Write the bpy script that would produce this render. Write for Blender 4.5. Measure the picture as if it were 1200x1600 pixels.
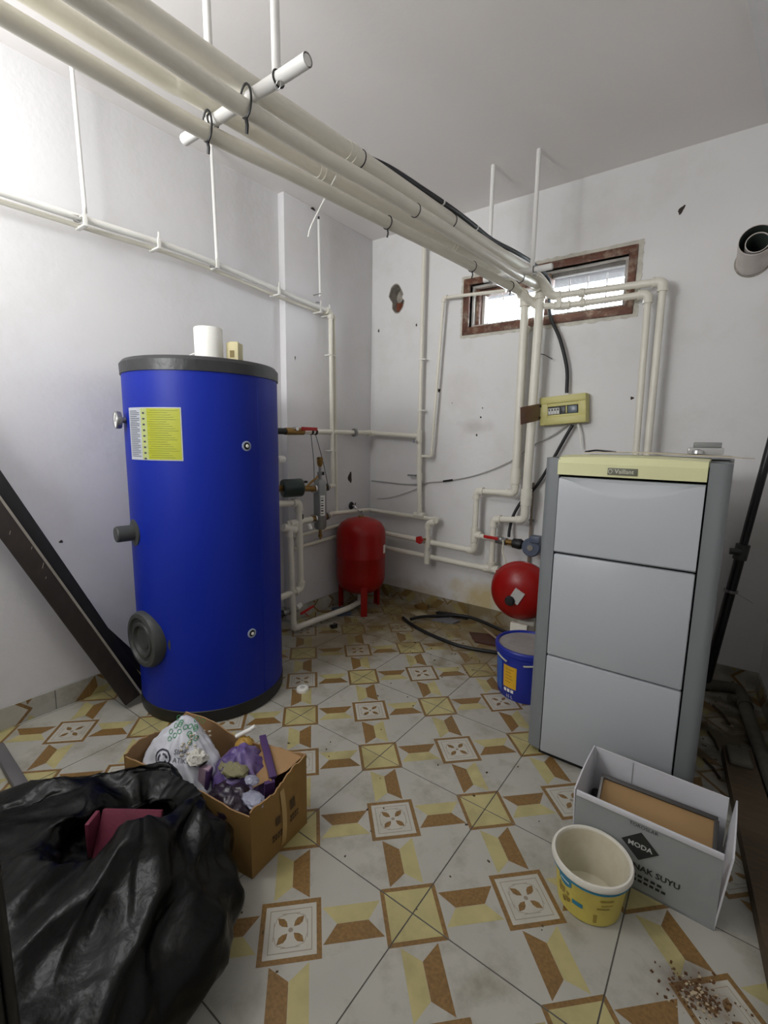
import bpy, bmesh, math, random
from mathutils import Vector, Matrix, noise
from mathutils.bvhtree import BVHTree

random.seed(7)
PI = math.pi
for o in list(bpy.data.objects):
    bpy.data.objects.remove(o, do_unlink=True)
S = bpy.context.scene
COL = S.collection

# ------------------------------------------------------------------ camera
cd = bpy.data.cameras.new('camera')
cam = bpy.data.objects.new('camera', cd)
COL.objects.link(cam)
cd.sensor_fit = 'VERTICAL'
cd.sensor_height = 24.0
cd.lens = 11.045
cd.clip_start = 0.02
R_ = Vector((0.803, 0.596, 0.0153)).normalized()
F_ = Vector((-0.587, 0.795, -0.152)).normalized()
U_ = R_.cross(F_).normalized()
R_ = F_.cross(U_).normalized()
m = Matrix.Identity(4)
for i in range(3):
    m[i][0], m[i][1], m[i][2] = R_[i], U_[i], -F_[i]
m[0][3], m[1][3], m[2][3] = 0.564, -0.92, 1.243
cam.matrix_world = m
S.camera = cam

# ------------------------------------------------------------------ world (overcast sky) and lamps
w = bpy.data.worlds.new('World')
S.world = w
w.use_nodes = True
bg = w.node_tree.nodes['Background']
bg.inputs[0].default_value = (0.86, 0.93, 1.0, 1)
bg.inputs[1].default_value = 42.0

def area(name, loc, target, sx, sy, power, col, spread=180):
    l = bpy.data.lights.new(name, 'AREA')
    l.shape = 'RECTANGLE'
    l.size, l.size_y = sx, sy
    l.energy = power
    l.spread = math.radians(spread)
    l.color = col
    o = bpy.data.objects.new(name, l)
    COL.objects.link(o)
    o.location = loc
    o.rotation_euler = (Vector(target) - Vector(loc)).to_track_quat('-Z', 'Y').to_euler()
    return o
# daylight from the high opening behind the photographer
area('opening_daylight', (-1.0, -2.2, 1.9), (-0.75, 1.5, 3.4), 0.9, 0.6, 30, (0.99, 0.995, 1.0), 128)
pl_ = bpy.data.lights.new('bare_bulb', 'POINT')
pl_.energy = 24
pl_.color = (0.97, 0.99, 1.0)
pl_.shadow_soft_size = 0.14
lo_ = bpy.data.objects.new('bare_bulb', pl_)
COL.objects.link(lo_)
lo_.location = (-1.1, -0.85, 2.32)

S.view_settings.view_transform = 'Standard'
S.view_settings.look = 'None'
S.view_settings.exposure = 0.0
S.view_settings.gamma = 1.0
S.view_settings.use_curve_mapping = False

# ------------------------------------------------------------------ materials
def lin(c):
    c = c / 255.0
    return c / 12.92 if c <= 0.04045 else ((c + 0.055) / 1.055) ** 2.4
MATS = {}
def mat(name, rgb, rough=0.5, metal=0.0, var=0.06, scale=6.0, bump=0.0, bscale=60.0, trans=0.0, alpha=1.0, spec=0.5, dirt=None, dscale=3.0, damt=0.5, wood=False, coat=0.0, sss=0.0):
    if name in MATS:
        return MATS[name]
    M = bpy.data.materials.new(name)
    M.use_nodes = True
    nt = M.node_tree
    N, L = nt.nodes, nt.links
    P = N['Principled BSDF']
    c = [lin(v) for v in rgb]
    geo = N.new('ShaderNodeNewGeometry')
    no = N.new('ShaderNodeTexNoise')
    no.inputs['Scale'].default_value = scale
    no.inputs['Detail'].default_value = 5.0
    if wood:
        mp = N.new('ShaderNodeMapping')
        mp.inputs['Scale'].default_value = wood
        L.new(geo.outputs['Position'], mp.inputs['Vector'])
        L.new(mp.outputs['Vector'], no.inputs['Vector'])
    else:
        L.new(geo.outputs['Position'], no.inputs['Vector'])
    ramp = N.new('ShaderNodeValToRGB')
    ramp.color_ramp.elements[0].position = 0.32
    ramp.color_ramp.elements[1].position = 0.68
    ramp.color_ramp.elements[0].color = (*[max(0, v * (1 - var)) for v in c], 1)
    ramp.color_ramp.elements[1].color = (*[min(1, v * (1 + var)) for v in c], 1)
    L.new(no.outputs['Fac'], ramp.inputs['Fac'])
    out = ramp.outputs['Color']
    if dirt:
        n2 = N.new('ShaderNodeTexNoise')
        n2.inputs['Scale'].default_value = dscale
        n2.inputs['Detail'].default_value = 8.0
        n2.inputs['Roughness'].default_value = 0.65
        L.new(geo.outputs['Position'], n2.inputs['Vector'])
        r2 = N.new('ShaderNodeValToRGB')
        r2.color_ramp.elements[0].position = 0.5
        r2.color_ramp.elements[1].position = 0.75
        r2.color_ramp.elements[0].color = (0, 0, 0, 1)
        r2.color_ramp.elements[1].color = (damt, damt, damt, 1)
        L.new(n2.outputs['Fac'], r2.inputs['Fac'])
        mx = N.new('ShaderNodeMix')
        mx.data_type = 'RGBA'
        L.new(r2.outputs['Color'], mx.inputs['Factor'])
        L.new(out, mx.inputs['A'])
        mx.inputs['B'].default_value = (*[lin(v) for v in dirt], 1)
        out = mx.outputs['Result']
    L.new(out, P.inputs['Base Color'])
    P.inputs['Roughness'].default_value = rough
    P.inputs['Metallic'].default_value = metal
    P.inputs['Specular IOR Level'].default_value = spec
    P.inputs['Transmission Weight'].default_value = trans
    P.inputs['Alpha'].default_value = alpha
    P.inputs['Coat Weight'].default_value = coat
    P.inputs['Coat Roughness'].default_value = 0.15
    if bump:
        nb = N.new('ShaderNodeTexNoise')
        nb.inputs['Scale'].default_value = bscale
        nb.inputs['Detail'].default_value = 4.0
        L.new(geo.outputs['Position'], nb.inputs['Vector'])
        bp = N.new('ShaderNodeBump')
        bp.inputs['Strength'].default_value = bump
        bp.inputs['Distance'].default_value = 0.01
        L.new(nb.outputs['Fac'], bp.inputs['Height'])
        L.new(bp.outputs['Normal'], P.inputs['Normal'])
    MATS[name] = M
    return M

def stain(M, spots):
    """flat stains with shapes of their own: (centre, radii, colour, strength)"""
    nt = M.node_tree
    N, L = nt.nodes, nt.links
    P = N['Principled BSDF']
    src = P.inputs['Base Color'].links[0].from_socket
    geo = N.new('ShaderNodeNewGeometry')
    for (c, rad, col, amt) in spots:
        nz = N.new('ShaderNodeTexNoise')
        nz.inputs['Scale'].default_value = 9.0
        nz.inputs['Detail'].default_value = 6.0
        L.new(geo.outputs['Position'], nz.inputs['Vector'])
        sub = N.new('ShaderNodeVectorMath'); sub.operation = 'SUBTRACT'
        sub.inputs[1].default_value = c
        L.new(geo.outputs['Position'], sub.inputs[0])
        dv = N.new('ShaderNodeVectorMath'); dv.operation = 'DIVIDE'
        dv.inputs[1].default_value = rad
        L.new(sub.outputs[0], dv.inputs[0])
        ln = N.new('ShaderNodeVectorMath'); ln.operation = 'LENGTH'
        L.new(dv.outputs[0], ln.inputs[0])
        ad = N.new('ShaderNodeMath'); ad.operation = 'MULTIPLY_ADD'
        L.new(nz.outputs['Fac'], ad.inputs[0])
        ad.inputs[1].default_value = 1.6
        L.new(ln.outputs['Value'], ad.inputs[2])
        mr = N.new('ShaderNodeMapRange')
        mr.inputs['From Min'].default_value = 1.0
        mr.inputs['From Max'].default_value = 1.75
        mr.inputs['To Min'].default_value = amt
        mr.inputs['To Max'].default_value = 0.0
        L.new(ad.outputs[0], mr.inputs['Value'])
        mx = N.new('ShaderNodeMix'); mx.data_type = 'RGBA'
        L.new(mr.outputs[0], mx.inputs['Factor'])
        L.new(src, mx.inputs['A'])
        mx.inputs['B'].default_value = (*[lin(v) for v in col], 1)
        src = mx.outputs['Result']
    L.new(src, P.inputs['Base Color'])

wall_m = mat('wall_paint', (226, 225, 226), 0.75, var=0.02, scale=2.0, bump=0.12, bscale=35, dirt=(200, 196, 186), dscale=2.2, damt=0.35)
backwall_m = mat('back_wall_paint', (225, 224, 223), 0.75, var=0.02, scale=2.0, bump=0.12, bscale=35, dirt=(196, 192, 182), dscale=2.6, damt=0.4)
stain(backwall_m, [((-0.78, 2.04, 0.16), (0.33, 1, 0.17), (196, 172, 96), 0.75),
                   ((-1.25, 2.04, 0.10), (0.4, 1, 0.10), (170, 150, 105), 0.5),
                   ((-0.86, 2.04, 1.34), (0.16, 1, 0.07), (178, 174, 168), 0.5)])
ceil_m = mat('ceiling_paint', (234, 230, 228), 0.85, var=0.02, scale=1.5, bump=0.08, bscale=25)
ppr_m = mat('cream_pipe_plastic', (229, 225, 211), 0.38, var=0.03, scale=9)
pprw_m = mat('white_pipe_plastic', (236, 235, 228), 0.4, var=0.02, scale=9)
rod_m = mat('hanger_white', (235, 234, 230), 0.45, var=0.02)
blk_m = mat('black_rubber', (22, 22, 23), 0.5, var=0.15, scale=20)
blkgl_m = mat('black_gloss', (14, 14, 16), 0.25, var=0.1)
blue_m = mat('tank_blue', (11, 37, 148), 0.46, var=0.03, scale=3, bump=0.1, bscale=9, spec=0.25)
grey_m = mat('dark_grey_plastic', (62, 64, 62), 0.5, var=0.08, scale=12, bump=0.1, bscale=80)
brass_m = mat('brass', (150, 118, 66), 0.4, 0.8, var=0.15, scale=25)
steel_m = mat('dull_steel', (150, 150, 148), 0.4, 0.85, var=0.1, scale=25)
chrome_m = mat('chrome', (205, 205, 205), 0.2, 0.95, var=0.04)
red_m = mat('red_enamel', (152, 13, 10), 0.32, spec=0.35, var=0.05, scale=4, dirt=(140, 70, 58), dscale=5, damt=0.2)
redh_m = mat('red_handle', (176, 26, 26), 0.4, var=0.08)
wt_m = mat('tile_white', (178, 176, 166), 0.38, var=0.05, scale=5, dirt=(128, 120, 98), dscale=6.5, damt=0.75)
wc_m = mat('tile_cream', (190, 187, 175), 0.38, var=0.04, scale=5, dirt=(132, 122, 98), dscale=4.5, damt=0.45)
wy_m = mat('tile_yellow', (182, 172, 120), 0.38, var=0.1, scale=(14), dirt=(122, 108, 72), dscale=4.5, damt=0.5)
wb_m = mat('tile_brown', (132, 101, 56), 0.4, var=0.2, scale=3, wood=(40, 40, 1), dirt=(96, 78, 52), dscale=4.5, damt=0.5)
wl_m = mat('tile_line', (150, 138, 120), 0.4, var=0.05)
grout_m = mat('grout', (92, 89, 83), 0.8, var=0.15, scale=20)
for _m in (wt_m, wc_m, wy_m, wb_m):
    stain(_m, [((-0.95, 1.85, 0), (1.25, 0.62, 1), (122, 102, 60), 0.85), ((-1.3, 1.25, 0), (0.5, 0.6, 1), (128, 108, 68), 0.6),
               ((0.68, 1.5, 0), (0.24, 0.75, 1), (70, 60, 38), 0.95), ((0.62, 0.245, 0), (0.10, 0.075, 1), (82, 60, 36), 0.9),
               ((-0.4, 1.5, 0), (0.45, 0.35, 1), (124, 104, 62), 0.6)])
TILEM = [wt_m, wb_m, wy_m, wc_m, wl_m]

# ------------------------------------------------------------------ mesh helpers
class MB:
    def __init__(s):
        s.v, s.f, s.m = [], [], []
    def add(s, vs, fs, mi=0):
        b = len(s.v)
        s.v += [Vector(p) for p in vs]
        s.f += [tuple(b + i for i in f) for f in fs]
        s.m += [mi] * len(fs)
        return s
    def poly(s, pts, mi=0):
        return s.add(pts, [tuple(range(len(pts)))], mi)
    def box(s, c, size, rot=None, mi=0, bev=0.0):
        hx, hy, hz = [d / 2 for d in size]
        c = Vector(c)
        R = rot.to_matrix() if hasattr(rot, 'to_matrix') else (rot or Matrix.Identity(3))
        if bev <= 0:
            vs = [(x, y, z) for x in (-hx, hx) for y in (-hy, hy) for z in (-hz, hz)]
            fs = [(0, 1, 3, 2), (4, 6, 7, 5), (0, 4, 5, 1), (2, 3, 7, 6), (0, 2, 6, 4), (1, 5, 7, 3)]
            return s.add([c + R @ Vector(p) for p in vs], fs, mi)
        b = min(bev, hx * 0.9, hy * 0.9, hz * 0.9)
        bm = bmesh.new()
        bmesh.ops.create_cube(bm, size=1.0)
        for v in bm.verts:
            v.co = Vector((v.co.x * 2 * hx, v.co.y * 2 * hy, v.co.z * 2 * hz))
        bmesh.ops.bevel(bm, geom=list(bm.edges), offset=b, segments=2, profile=0.5, affect='EDGES')
        bm.verts.ensure_lookup_table()
        vs = [c + R @ v.co for v in bm.verts]
        fs = [tuple(v.index for v in f.verts) for f in bm.faces]
        bm.free()
        return s.add(vs, fs, mi)
    def tube(s, pts, r, seg=14, mi=0, cap=True, radii=None, closed=False):
        pts = [Vector(p) for p in pts]
        n = len(pts)
        tang = []
        for i in range(n):
            if closed:
                d = (pts[(i + 1) % n] - pts[i - 1])
            else:
                d = pts[min(i + 1, n - 1)] - pts[max(i - 1, 0)]
                if 0 < i < n - 1:
                    d = (pts[i + 1] - pts[i]).normalized() + (pts[i] - pts[i - 1]).normalized()
            tang.append(d.normalized())
        t0 = tang[0]
        a = Vector((0, 0, 1)) if abs(t0.z) < 0.9 else Vector((1, 0, 0))
        u = t0.cross(a).normalized()
        vs = []
        for i in range(n):
            t = tang[i]
            u = (u - t * u.dot(t)).normalized()
            w_ = t.cross(u)
            rr = radii[i] if radii else r
            k = 1.0
            if 0 < i < n - 1 and not closed:
                cs = (pts[i] - pts[i - 1]).normalized().dot(t)
                k = 1.0 / max(0.5, cs)
            for j in range(seg):
                an = 2 * PI * j / seg
                vs.append(pts[i] + (u * math.cos(an) + w_ * math.sin(an)) * rr * (1 if k < 1.02 else (1 + (k - 1) * 0.5)))
        fs = []
        rng = n if closed else n - 1
        for i in range(rng):
            for j in range(seg):
                a_, b_ = i * seg + j, i * seg + (j + 1) % seg
                c_, d_ = ((i + 1) % n) * seg + (j + 1) % seg, ((i + 1) % n) * seg + j
                fs.append((a_, b_, c_, d_))
        if cap and not closed:
            fs.append(tuple(range(seg - 1, -1, -1)))
            fs.append(tuple((n - 1) * seg + j for j in range(seg)))
        return s.add(vs, fs, mi)
    def lathe(s, prof, o, axis=(0, 0, 1), seg=32, mi=0, mis=None, a0=0.0, a1=2 * PI):
        o = Vector(o)
        ax = Vector(axis).normalized()
        q = Vector((0, 0, 1)).rotation_difference(ax)
        full = abs(a1 - a0 - 2 * PI) < 1e-6
        cols = seg if full else seg + 1
        vs, idx = [], []
        for (r, z) in prof:
            if r < 1e-6 and full:
                idx.append([len(vs)] * cols)
                vs.append(o + q @ Vector((0, 0, z)))
            else:
                row = []
                for j in range(cols):
                    an = a0 + (a1 - a0) * j / seg
                    row.append(len(vs))
                    vs.append(o + q @ Vector((r * math.cos(an), r * math.sin(an), z)))
                idx.append(row)
        b = len(s.v)
        s.v += vs
        for i in range(len(prof) - 1):
            mm = mis[i] if mis else mi
            for j in range(seg):
                j2 = (j + 1) % cols
                f = [idx[i][j], idx[i][j2], idx[i + 1][j2], idx[i + 1][j]]
                g = []
                for x in f:
                    if x not in g:
                        g.append(x)
                if len(g) >= 3:
                    s.f.append(tuple(b + x for x in g))
                    s.m.append(mm)
        return s
    def build(s, name, mats, parent=None, origin=None, smooth=True, ang=38, sub=0):
        if not isinstance(mats, (list, tuple)):
            mats = [mats]
        off = Vector((0, 0, 0))
        if parent is not None:
            p = parent
            while p is not None:
                off += p.location
                p = p.parent
        elif origin is not None:
            off = Vector(origin)
        me = bpy.data.meshes.new(name)
        me.from_pydata([v - off for v in s.v], [], s.f)
        for mm in mats:
            me.materials.append(mm)
        for i, p in enumerate(me.polygons):
            p.material_index = s.m[i]
        bm = bmesh.new()
        bm.from_mesh(me)
        bmesh.ops.recalc_face_normals(bm, faces=bm.faces)
        bm.to_mesh(me)
        bm.free()
        if smooth:
            me.shade_smooth()
            me.set_sharp_from_angle(angle=math.radians(ang))
        o = bpy.data.objects.new(name, me)
        COL.objects.link(o)
        if parent is not None:
            o.parent = parent
        elif origin is not None:
            o.location = origin
        if sub:
            md = o.modifiers.new('s', 'SUBSURF')
            md.levels = md.render_levels = sub
        return o

def thing(name, loc, label, cat, group=None):
    o = bpy.data.objects.new(name, None)
    o.empty_display_size = 0.05
    COL.objects.link(o)
    o.location = loc
    return tag(o, label, cat, group)
def tag(o, label, cat, group=None):
    o['label'] = label
    o['category'] = cat
    if group:
        o['group'] = group
    return o
def struct(o):
    o['kind'] = 'structure'
    return o
def V(*a):
    return Vector(a)
def rz(d):
    return Matrix.Rotation(math.radians(d), 3, 'Z')
def rx(d):
    return Matrix.Rotation(math.radians(d), 3, 'X')
def ry(d):
    return Matrix.Rotation(math.radians(d), 3, 'Y')

def text_mesh(body, size, bold=0.0, align='CENTER'):
    cu = bpy.data.curves.new('t', 'FONT')
    cu.body = body
    cu.size = size
    cu.align_x = align
    cu.align_y = 'CENTER'
    cu.resolution_u = 2
    cu.offset = bold
    o = bpy.data.objects.new('t', cu)
    COL.objects.link(o)
    dg = bpy.context.evaluated_depsgraph_get()
    me = bpy.data.meshes.new_from_object(o.evaluated_get(dg))
    vs = [v.co.copy() for v in me.vertices]
    fs = [tuple(p.vertices) for p in me.polygons]
    bpy.data.objects.remove(o, do_unlink=True)
    bpy.data.meshes.remove(me)
    return vs, fs

def add_text(mb, body, size, fn, mi=0, bold=0.0):
    vs, fs = text_mesh(body, size, bold)
    mb.add([fn(v.x, v.y) for v in vs], fs, mi)

def fillet_path(pts, rad, n=6):
    """polyline with rounded corners"""
    pts = [Vector(p) for p in pts]
    out = [pts[0]]
    for i in range(1, len(pts) - 1):
        a, p, b = pts[i - 1], pts[i], pts[i + 1]
        d1, d2 = (a - p), (b - p)
        k = min(rad, d1.length * 0.49, d2.length * 0.49)
        p1, p2 = p + d1.normalized() * k, p + d2.normalized() * k
        for j in range(n + 1):
            t = j / n
            out.append(p1 * (1 - t) ** 2 + p * 2 * t * (1 - t) + p2 * t * t)
    out.append(pts[-1])
    return out

def smooth_path(pts, n=8):
    """Catmull-Rom through points"""
    P = [Vector(p) for p in pts]
    P = [P[0] * 2 - P[1]] + P + [P[-1] * 2 - P[-2]]
    out = []
    for i in range(1, len(P) - 2):
        for j in range(n):
            t = j / n
            p0, p1, p2, p3 = P[i - 1], P[i], P[i + 1], P[i + 2]
            out.append(0.5 * ((2 * p1) + (p2 - p0) * t + (2 * p0 - 5 * p1 + 4 * p2 - p3) * t * t + (3 * p1 - p0 - 3 * p2 + p3) * t ** 3))
    out.append(P[-2])
    return out

def seg_part(root, a, b, r, m=None, name='pipe_length'):
    return MB().tube([a, b], r, 16).build(name, m or ppr_m, root)

def elbow_part(root, p, a, b, r, m=None):
    """elbow fitting at p between directions to a and b"""
    p, a, b = Vector(p), Vector(a), Vector(b)
    d1, d2 = (a - p).normalized(), (b - p).normalized()
    R = r * 1.32
    k = r * 1.7
    e = r * 2.6
    path = [p + d1 * e, p + d1 * k]
    for j in range(1, 6):
        t = j / 6
        path.append((p + d1 * k) * (1 - t) ** 2 + p * 2 * t * (1 - t) + (p + d2 * k) * t * t)
    path += [p + d2 * k, p + d2 * e]
    mb = MB().tube(path, R, 16)
    for d in (d1, d2):
        mb.tube([p + d * (e - r * 0.5), p + d * (e + r * 0.12)], R * 1.08, 16)
    return mb.build('elbow', m or ppr_m, root)

def tee_part(root, p, d, b, r, m=None):
    p, d, b = Vector(p), Vector(d).normalized(), Vector(b).normalized()
    R = r * 1.32
    mb = MB().tube([p - d * r * 2.6, p + d * r * 2.6], R, 16)
    mb.tube([p, p + b * r * 2.6], R, 16)
    return mb.build('tee', m or ppr_m, root)

def socket_part(root, p, d, r, m=None, L=2.0):
    p, d = Vector(p), Vector(d).normalized()
    mb = MB().tube([p - d * r * L, p + d * r * L], r * 1.3, 16)
    mb.tube([p - d * r * L * 0.12, p + d * r * L * 0.12], r * 1.4, 16)
    return mb.build('coupling', m or ppr_m, root)

def run(root, pts, r, m=None, elbows=True):
    """pipe lengths between points plus elbow fittings at the inner points"""
    for i in range(len(pts) - 1):
        seg_part(root, pts[i], pts[i + 1], r, m)
    for i in range(1, len(pts) - 1):
        if elbows:
            elbow_part(root, pts[i], pts[i - 1], pts[i + 1], r, m)

def tie_part(root, p, d, r, m=None, tail=0.03, wire=0.0022, rv=None):
    """binding wire round a pipe at p with axis d and a twisted tail hanging down"""
    p, d = Vector(p), Vector(d).normalized()
    a = Vector((0, 0, 1))
    u = d.cross(a).normalized()
    w_ = d.cross(u)
    rv = rv or r
    ring = [p + u * math.cos(t) * r + w_ * math.sin(t) * rv for t in [2 * PI * i / 20 for i in range(20)]]
    mb = MB().tube(ring, wire, 6, closed=True)
    if tail:
        q = p - Vector((0, 0, rv))
        mb.tube([q, q + Vector((0.004, 0, -tail * 0.5)), q + Vector((-0.003, 0.003, -tail))], wire * 1.5, 6)
    return mb.build('binding_wire', m or blk_m, root)

# ------------------------------------------------------------------ room shell
XL, XP, YP, YB, ZC, YF = -1.82, -1.765, 1.175, 2.04, 2.70, -2.9
def xr(y):
    return 0.775 + 0.105 * (YB - y)

TS = 0.45
PP = TS / math.sqrt(2)
def ij(i, j):
    return ((i - j) / math.sqrt(2) * PP, (i + j) / math.sqrt(2) * PP)

def tile_polys():
    """printed pattern of one tile: list of (polygon, material index, layer)"""
    out = []
    def add(pts, mi, lay):
        out.append(([ij(*p) for p in pts], mi, lay))
    s = 0.246
    add([(-s, -s), (s, -s), (s, s), (-s, s)], 1, 1)
    s = 0.206
    add([(-s, -s), (s, -s), (s, s), (-s, s)], 3, 2)
    for s, wd in ((0.170, 0.005), (0.135, 0.004)):
        for k in range(4):
            c, n = math.cos(k * PI / 2), math.sin(k * PI / 2)
            q = [(-s, s - wd), (s, s - wd), (s, s + wd * 0.2), (-s, s + wd * 0.2)]
            if s < 0.15:
                q = [(-s * 0.55, s - wd), (s * 0.55, s - wd), (s * 0.55, s + wd * 0.3), (-s * 0.55, s + wd * 0.3)]
            add([(x * c - y * n, x * n + y * c) for x, y in q], 4, 3)
    for k in range(4):
        an = PI / 4 + k * PI / 2
        c, n = math.cos(an), math.sin(an)
        q = [(0.035, 0), (0.07, -0.024), (0.105, -0.028), (0.15, 0), (0.105, 0.028), (0.07, 0.024)]
        add([(x * c - y * n, x * n + y * c) for x, y in q], 1, 3)
        q = [(0.152, -0.002), (0.12, -0.06), (0.122, -0.064), (0.158, -0.002)]
        add([(x * c - y * n, x * n + y * c) for x, y in q], 4, 3)
        q = [(0.158, 0.002), (0.122, 0.064), (0.12, 0.06), (0.152, 0.002)]
        add([(x * c - y * n, x * n + y * c) for x, y in q], 4, 3)
    add([(0.02 * math.cos(t), 0.02 * math.sin(t)) for t in [k * PI / 4 for k in range(8)]], 4, 3)
    for k in range(4):
        c, n = math.cos(k * PI / 2), math.sin(k * PI / 2)
        rot = lambda q: [(x * c - y * n, x * n + y * c) for x, y in q]
        add(rot([(0.255, -0.15), (0.745, -0.15), (0.63, 0), (0.37, 0)]), 1, 1)
        add(rot([(0.37, 0.002), (0.63, 0.002), (0.745, 0.15), (0.255, 0.15)]), 2, 1)
        add(rot([(0.754, -0.246), (1.0, 0), (0.754, 0.246)]), 1, 1)
        add(rot([(0.790, -0.21), (1.0, 0), (0.790, 0.21)]), 2, 2)
    return out
POLYS = tile_polys()

def clip_poly(poly, planes):
    """planes: (a,b,c) keep a*x+b*y<=c"""
    for a, b, c in planes:
        res = []
        n = len(poly)
        for i in range(n):
            p, q = poly[i], poly[(i + 1) % n]
            dp, dq = a * p[0] + b * p[1] - c, a * q[0] + b * q[1] - c
            if dp <= 0:
                res.append(p)
            if (dp < 0 < dq) or (dq < 0 < dp):
                t = dp / (dp - dq)
                res.append((p[0] + (q[0] - p[0]) * t, p[1] + (q[1] - p[1]) * t))
        poly = res
        if len(poly) < 3:
            return None
    ar = 0
    for i in range(len(poly)):
        p, q = poly[i], poly[(i + 1) % len(poly)]
        ar += p[0] * q[1] - p[1] * q[0]
    return poly if abs(ar) > 2e-6 else None

def tile_mesh(planes=None):
    h = TS / 2 - 0.0018
    sq = [(-h, -h), (h, -h), (h, h), (-h, h)]
    lim = [(1, 0, h), (-1, 0, h), (0, 1, h), (0, -1, h)]
    base = clip_poly(sq, planes) if planes else sq
    if not base:
        return None
    mb = MB()
    n = len(base)
    mb.add([(x, y, 0) for x, y in base] + [(x, y, -0.008) for x, y in base],
           [tuple(range(n)), tuple(range(2 * n - 1, n - 1, -1))] + [(i, i + n, (i + 1) % n + n, (i + 1) % n) for i in range(n)], 0)
    for poly, mi, lay in POLYS:
        q = clip_poly(list(poly), lim + (planes or []))
        if q:
            ar = sum(q[i][0] * q[(i + 1) % len(q)][1] - q[i][1] * q[(i + 1) % len(q)][0] for i in range(len(q)))
            if ar < 0:
                q = q[::-1]
            mb.poly([(x, y, 0.00025 * lay) for x, y in q], mi)
    me = bpy.data.meshes.new('tile')
    me.from_pydata(mb.v, [], mb.f)
    for mm in TILEM:
        me.materials.append(mm)
    for i, p in enumerate(me.polygons):
        p.material_index = mb.m[i]
    return me

fl = MB()
fl.add([(XL, YF, -0.0015), (xr(YF), YF, -0.0015), (xr(YB), YB, -0.0015), (XL, YB, -0.0015),
        (XL, YF, -0.12), (xr(YF), YF, -0.12), (xr(YB), YB, -0.12), (XL, YB, -0.12)],
       [(0, 1, 2, 3), (7, 6, 5, 4), (0, 4, 5, 1), (1, 5, 6, 2), (2, 6, 7, 3), (3, 7, 4, 0)])
floor = struct(fl.build('floor', grout_m, smooth=False))
floor['label'] = 'floor of patterned cream tiles with brown and yellow geometric print'
full_tile = tile_mesh()
for a in range(-5, 3):
    for b in range(-7, 5):
        cx_, cy_ = TS / 2 + TS * a, TS / 2 + TS * b
        planes = []
        if cx_ - TS / 2 < XL:
            planes.append((-1, 0, -(XL - cx_)))
        if cy_ + TS / 2 > YB:
            planes.append((0, 1, YB - cy_))
        if cy_ - TS / 2 < YF:
            planes.append((0, -1, -(YF - cy_)))
        xm = max(xr(cy_ + TS / 2), xr(cy_ - TS / 2))
        xmi = min(xr(cy_ + TS / 2), xr(cy_ - TS / 2))
        if cx_ - TS / 2 > xm:
            continue
        if cx_ + TS / 2 > xmi:
            planes.append((1, 0.105, xr(cy_) - cx_))
        me = tile_mesh(planes) if planes else full_tile
        if me is None:
            continue
        o = bpy.data.objects.new('tile', me)
        COL.objects.link(o)
        o.parent = floor
        o.location = (cx_, cy_, random.uniform(-0.0004, 0.0))

wl = MB().box(((XL - 0.1), (YF + YB) / 2, ZC / 2), (0.2, YB - YF + 0.2, ZC))
wall_left = struct(wl.build('wall_left', wall_m, smooth=False))
pl = MB().box(((XL + XP) / 2, (YP + YB) / 2, ZC / 2), (XP - XL, YB - YP, ZC), bev=0.004)
pl.build('pillar', wall_m, wall_left)
# wall right (slightly out of square)
d = 0.15
wr = MB().add([(xr(YF), YF, 0), (xr(YB), YB, 0), (xr(YB) + d, YB, 0), (xr(YF) + d, YF, 0),
               (xr(YF), YF, ZC), (xr(YB), YB, ZC), (xr(YB) + d, YB, ZC), (xr(YF) + d, YF, ZC)],
              [(0, 1, 2, 3), (7, 6, 5, 4), (0, 4, 5, 1), (1, 5, 6, 2), (2, 6, 7, 3), (3, 7, 4, 0)])
wall_right = struct(wr.build('wall_right', wall_m, smooth=False))
wf = MB().box((-0.2, YF - 0.1, ZC / 2), (3.6, 0.2, ZC))
wall_front = struct(wf.build('wall_front', wall_m, smooth=False))
ce = MB().box((-0.2, -0.4, ZC + 0.06), (3.9, 5.6, 0.12))
ceiling = struct(ce.build('ceiling', ceil_m, smooth=False))
# sloping boxed-in soffit in the upper right corner of the ceiling
so = MB()
z1, z0 = ZC, 2.61
tp = [(0.30, 0.0), (0.448, 1.10), (0.552, YB), (xr(YB), YB), (xr(0.0), 0.0)]
so.add([(x, y, z1) for x, y in tp] + [(x, y, z0) for k, (x, y) in enumerate(tp)],
       [(0, 1, 2, 3, 4), (9, 8, 7, 6, 5)] + [(k, k + 5, (k + 1) % 5 + 5, (k + 1) % 5) for k in range(5)])
struct(so.build('trim_1', wall_m))['label'] = 'pale boxed soffit in the upper right corner of the ceiling'

# back wall with window opening and a chased hole
WX0, WX1, WZ0, WZ1 = -0.945, -0.005, 1.985, 2.25
wb = MB().box(((XL + xr(YB)) / 2, YB + 0.11, ZC / 2), (xr(YB) - XL + 0.3, 0.22, ZC))
wall_back = struct(wb.build('wall_back', backwall_m, smooth=False))
def cut(target, cutter):
    md = target.modifiers.new('b', 'BOOLEAN')
    md.operation = 'DIFFERENCE'
    md.solver = 'EXACT'
    md.object = cutter
    dg = bpy.context.evaluated_depsgraph_get()
    me = bpy.data.meshes.new_from_object(target.evaluated_get(dg))
    target.modifiers.remove(md)
    target.data = me
    bpy.data.objects.remove(cutter, do_unlink=True)
cut(wall_back, MB().box(((WX0 + WX1) / 2, YB + 0.1, (WZ0 + WZ1) / 2), (WX1 - WX0, 0.6, WZ1 - WZ0)).build('c', backwall_m, smooth=False))
raw_m = mat('raw_mortar', (160, 154, 144), 0.95, var=0.25, scale=30, bump=0.6, bscale=60)
hc = MB()
ring = []
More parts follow.
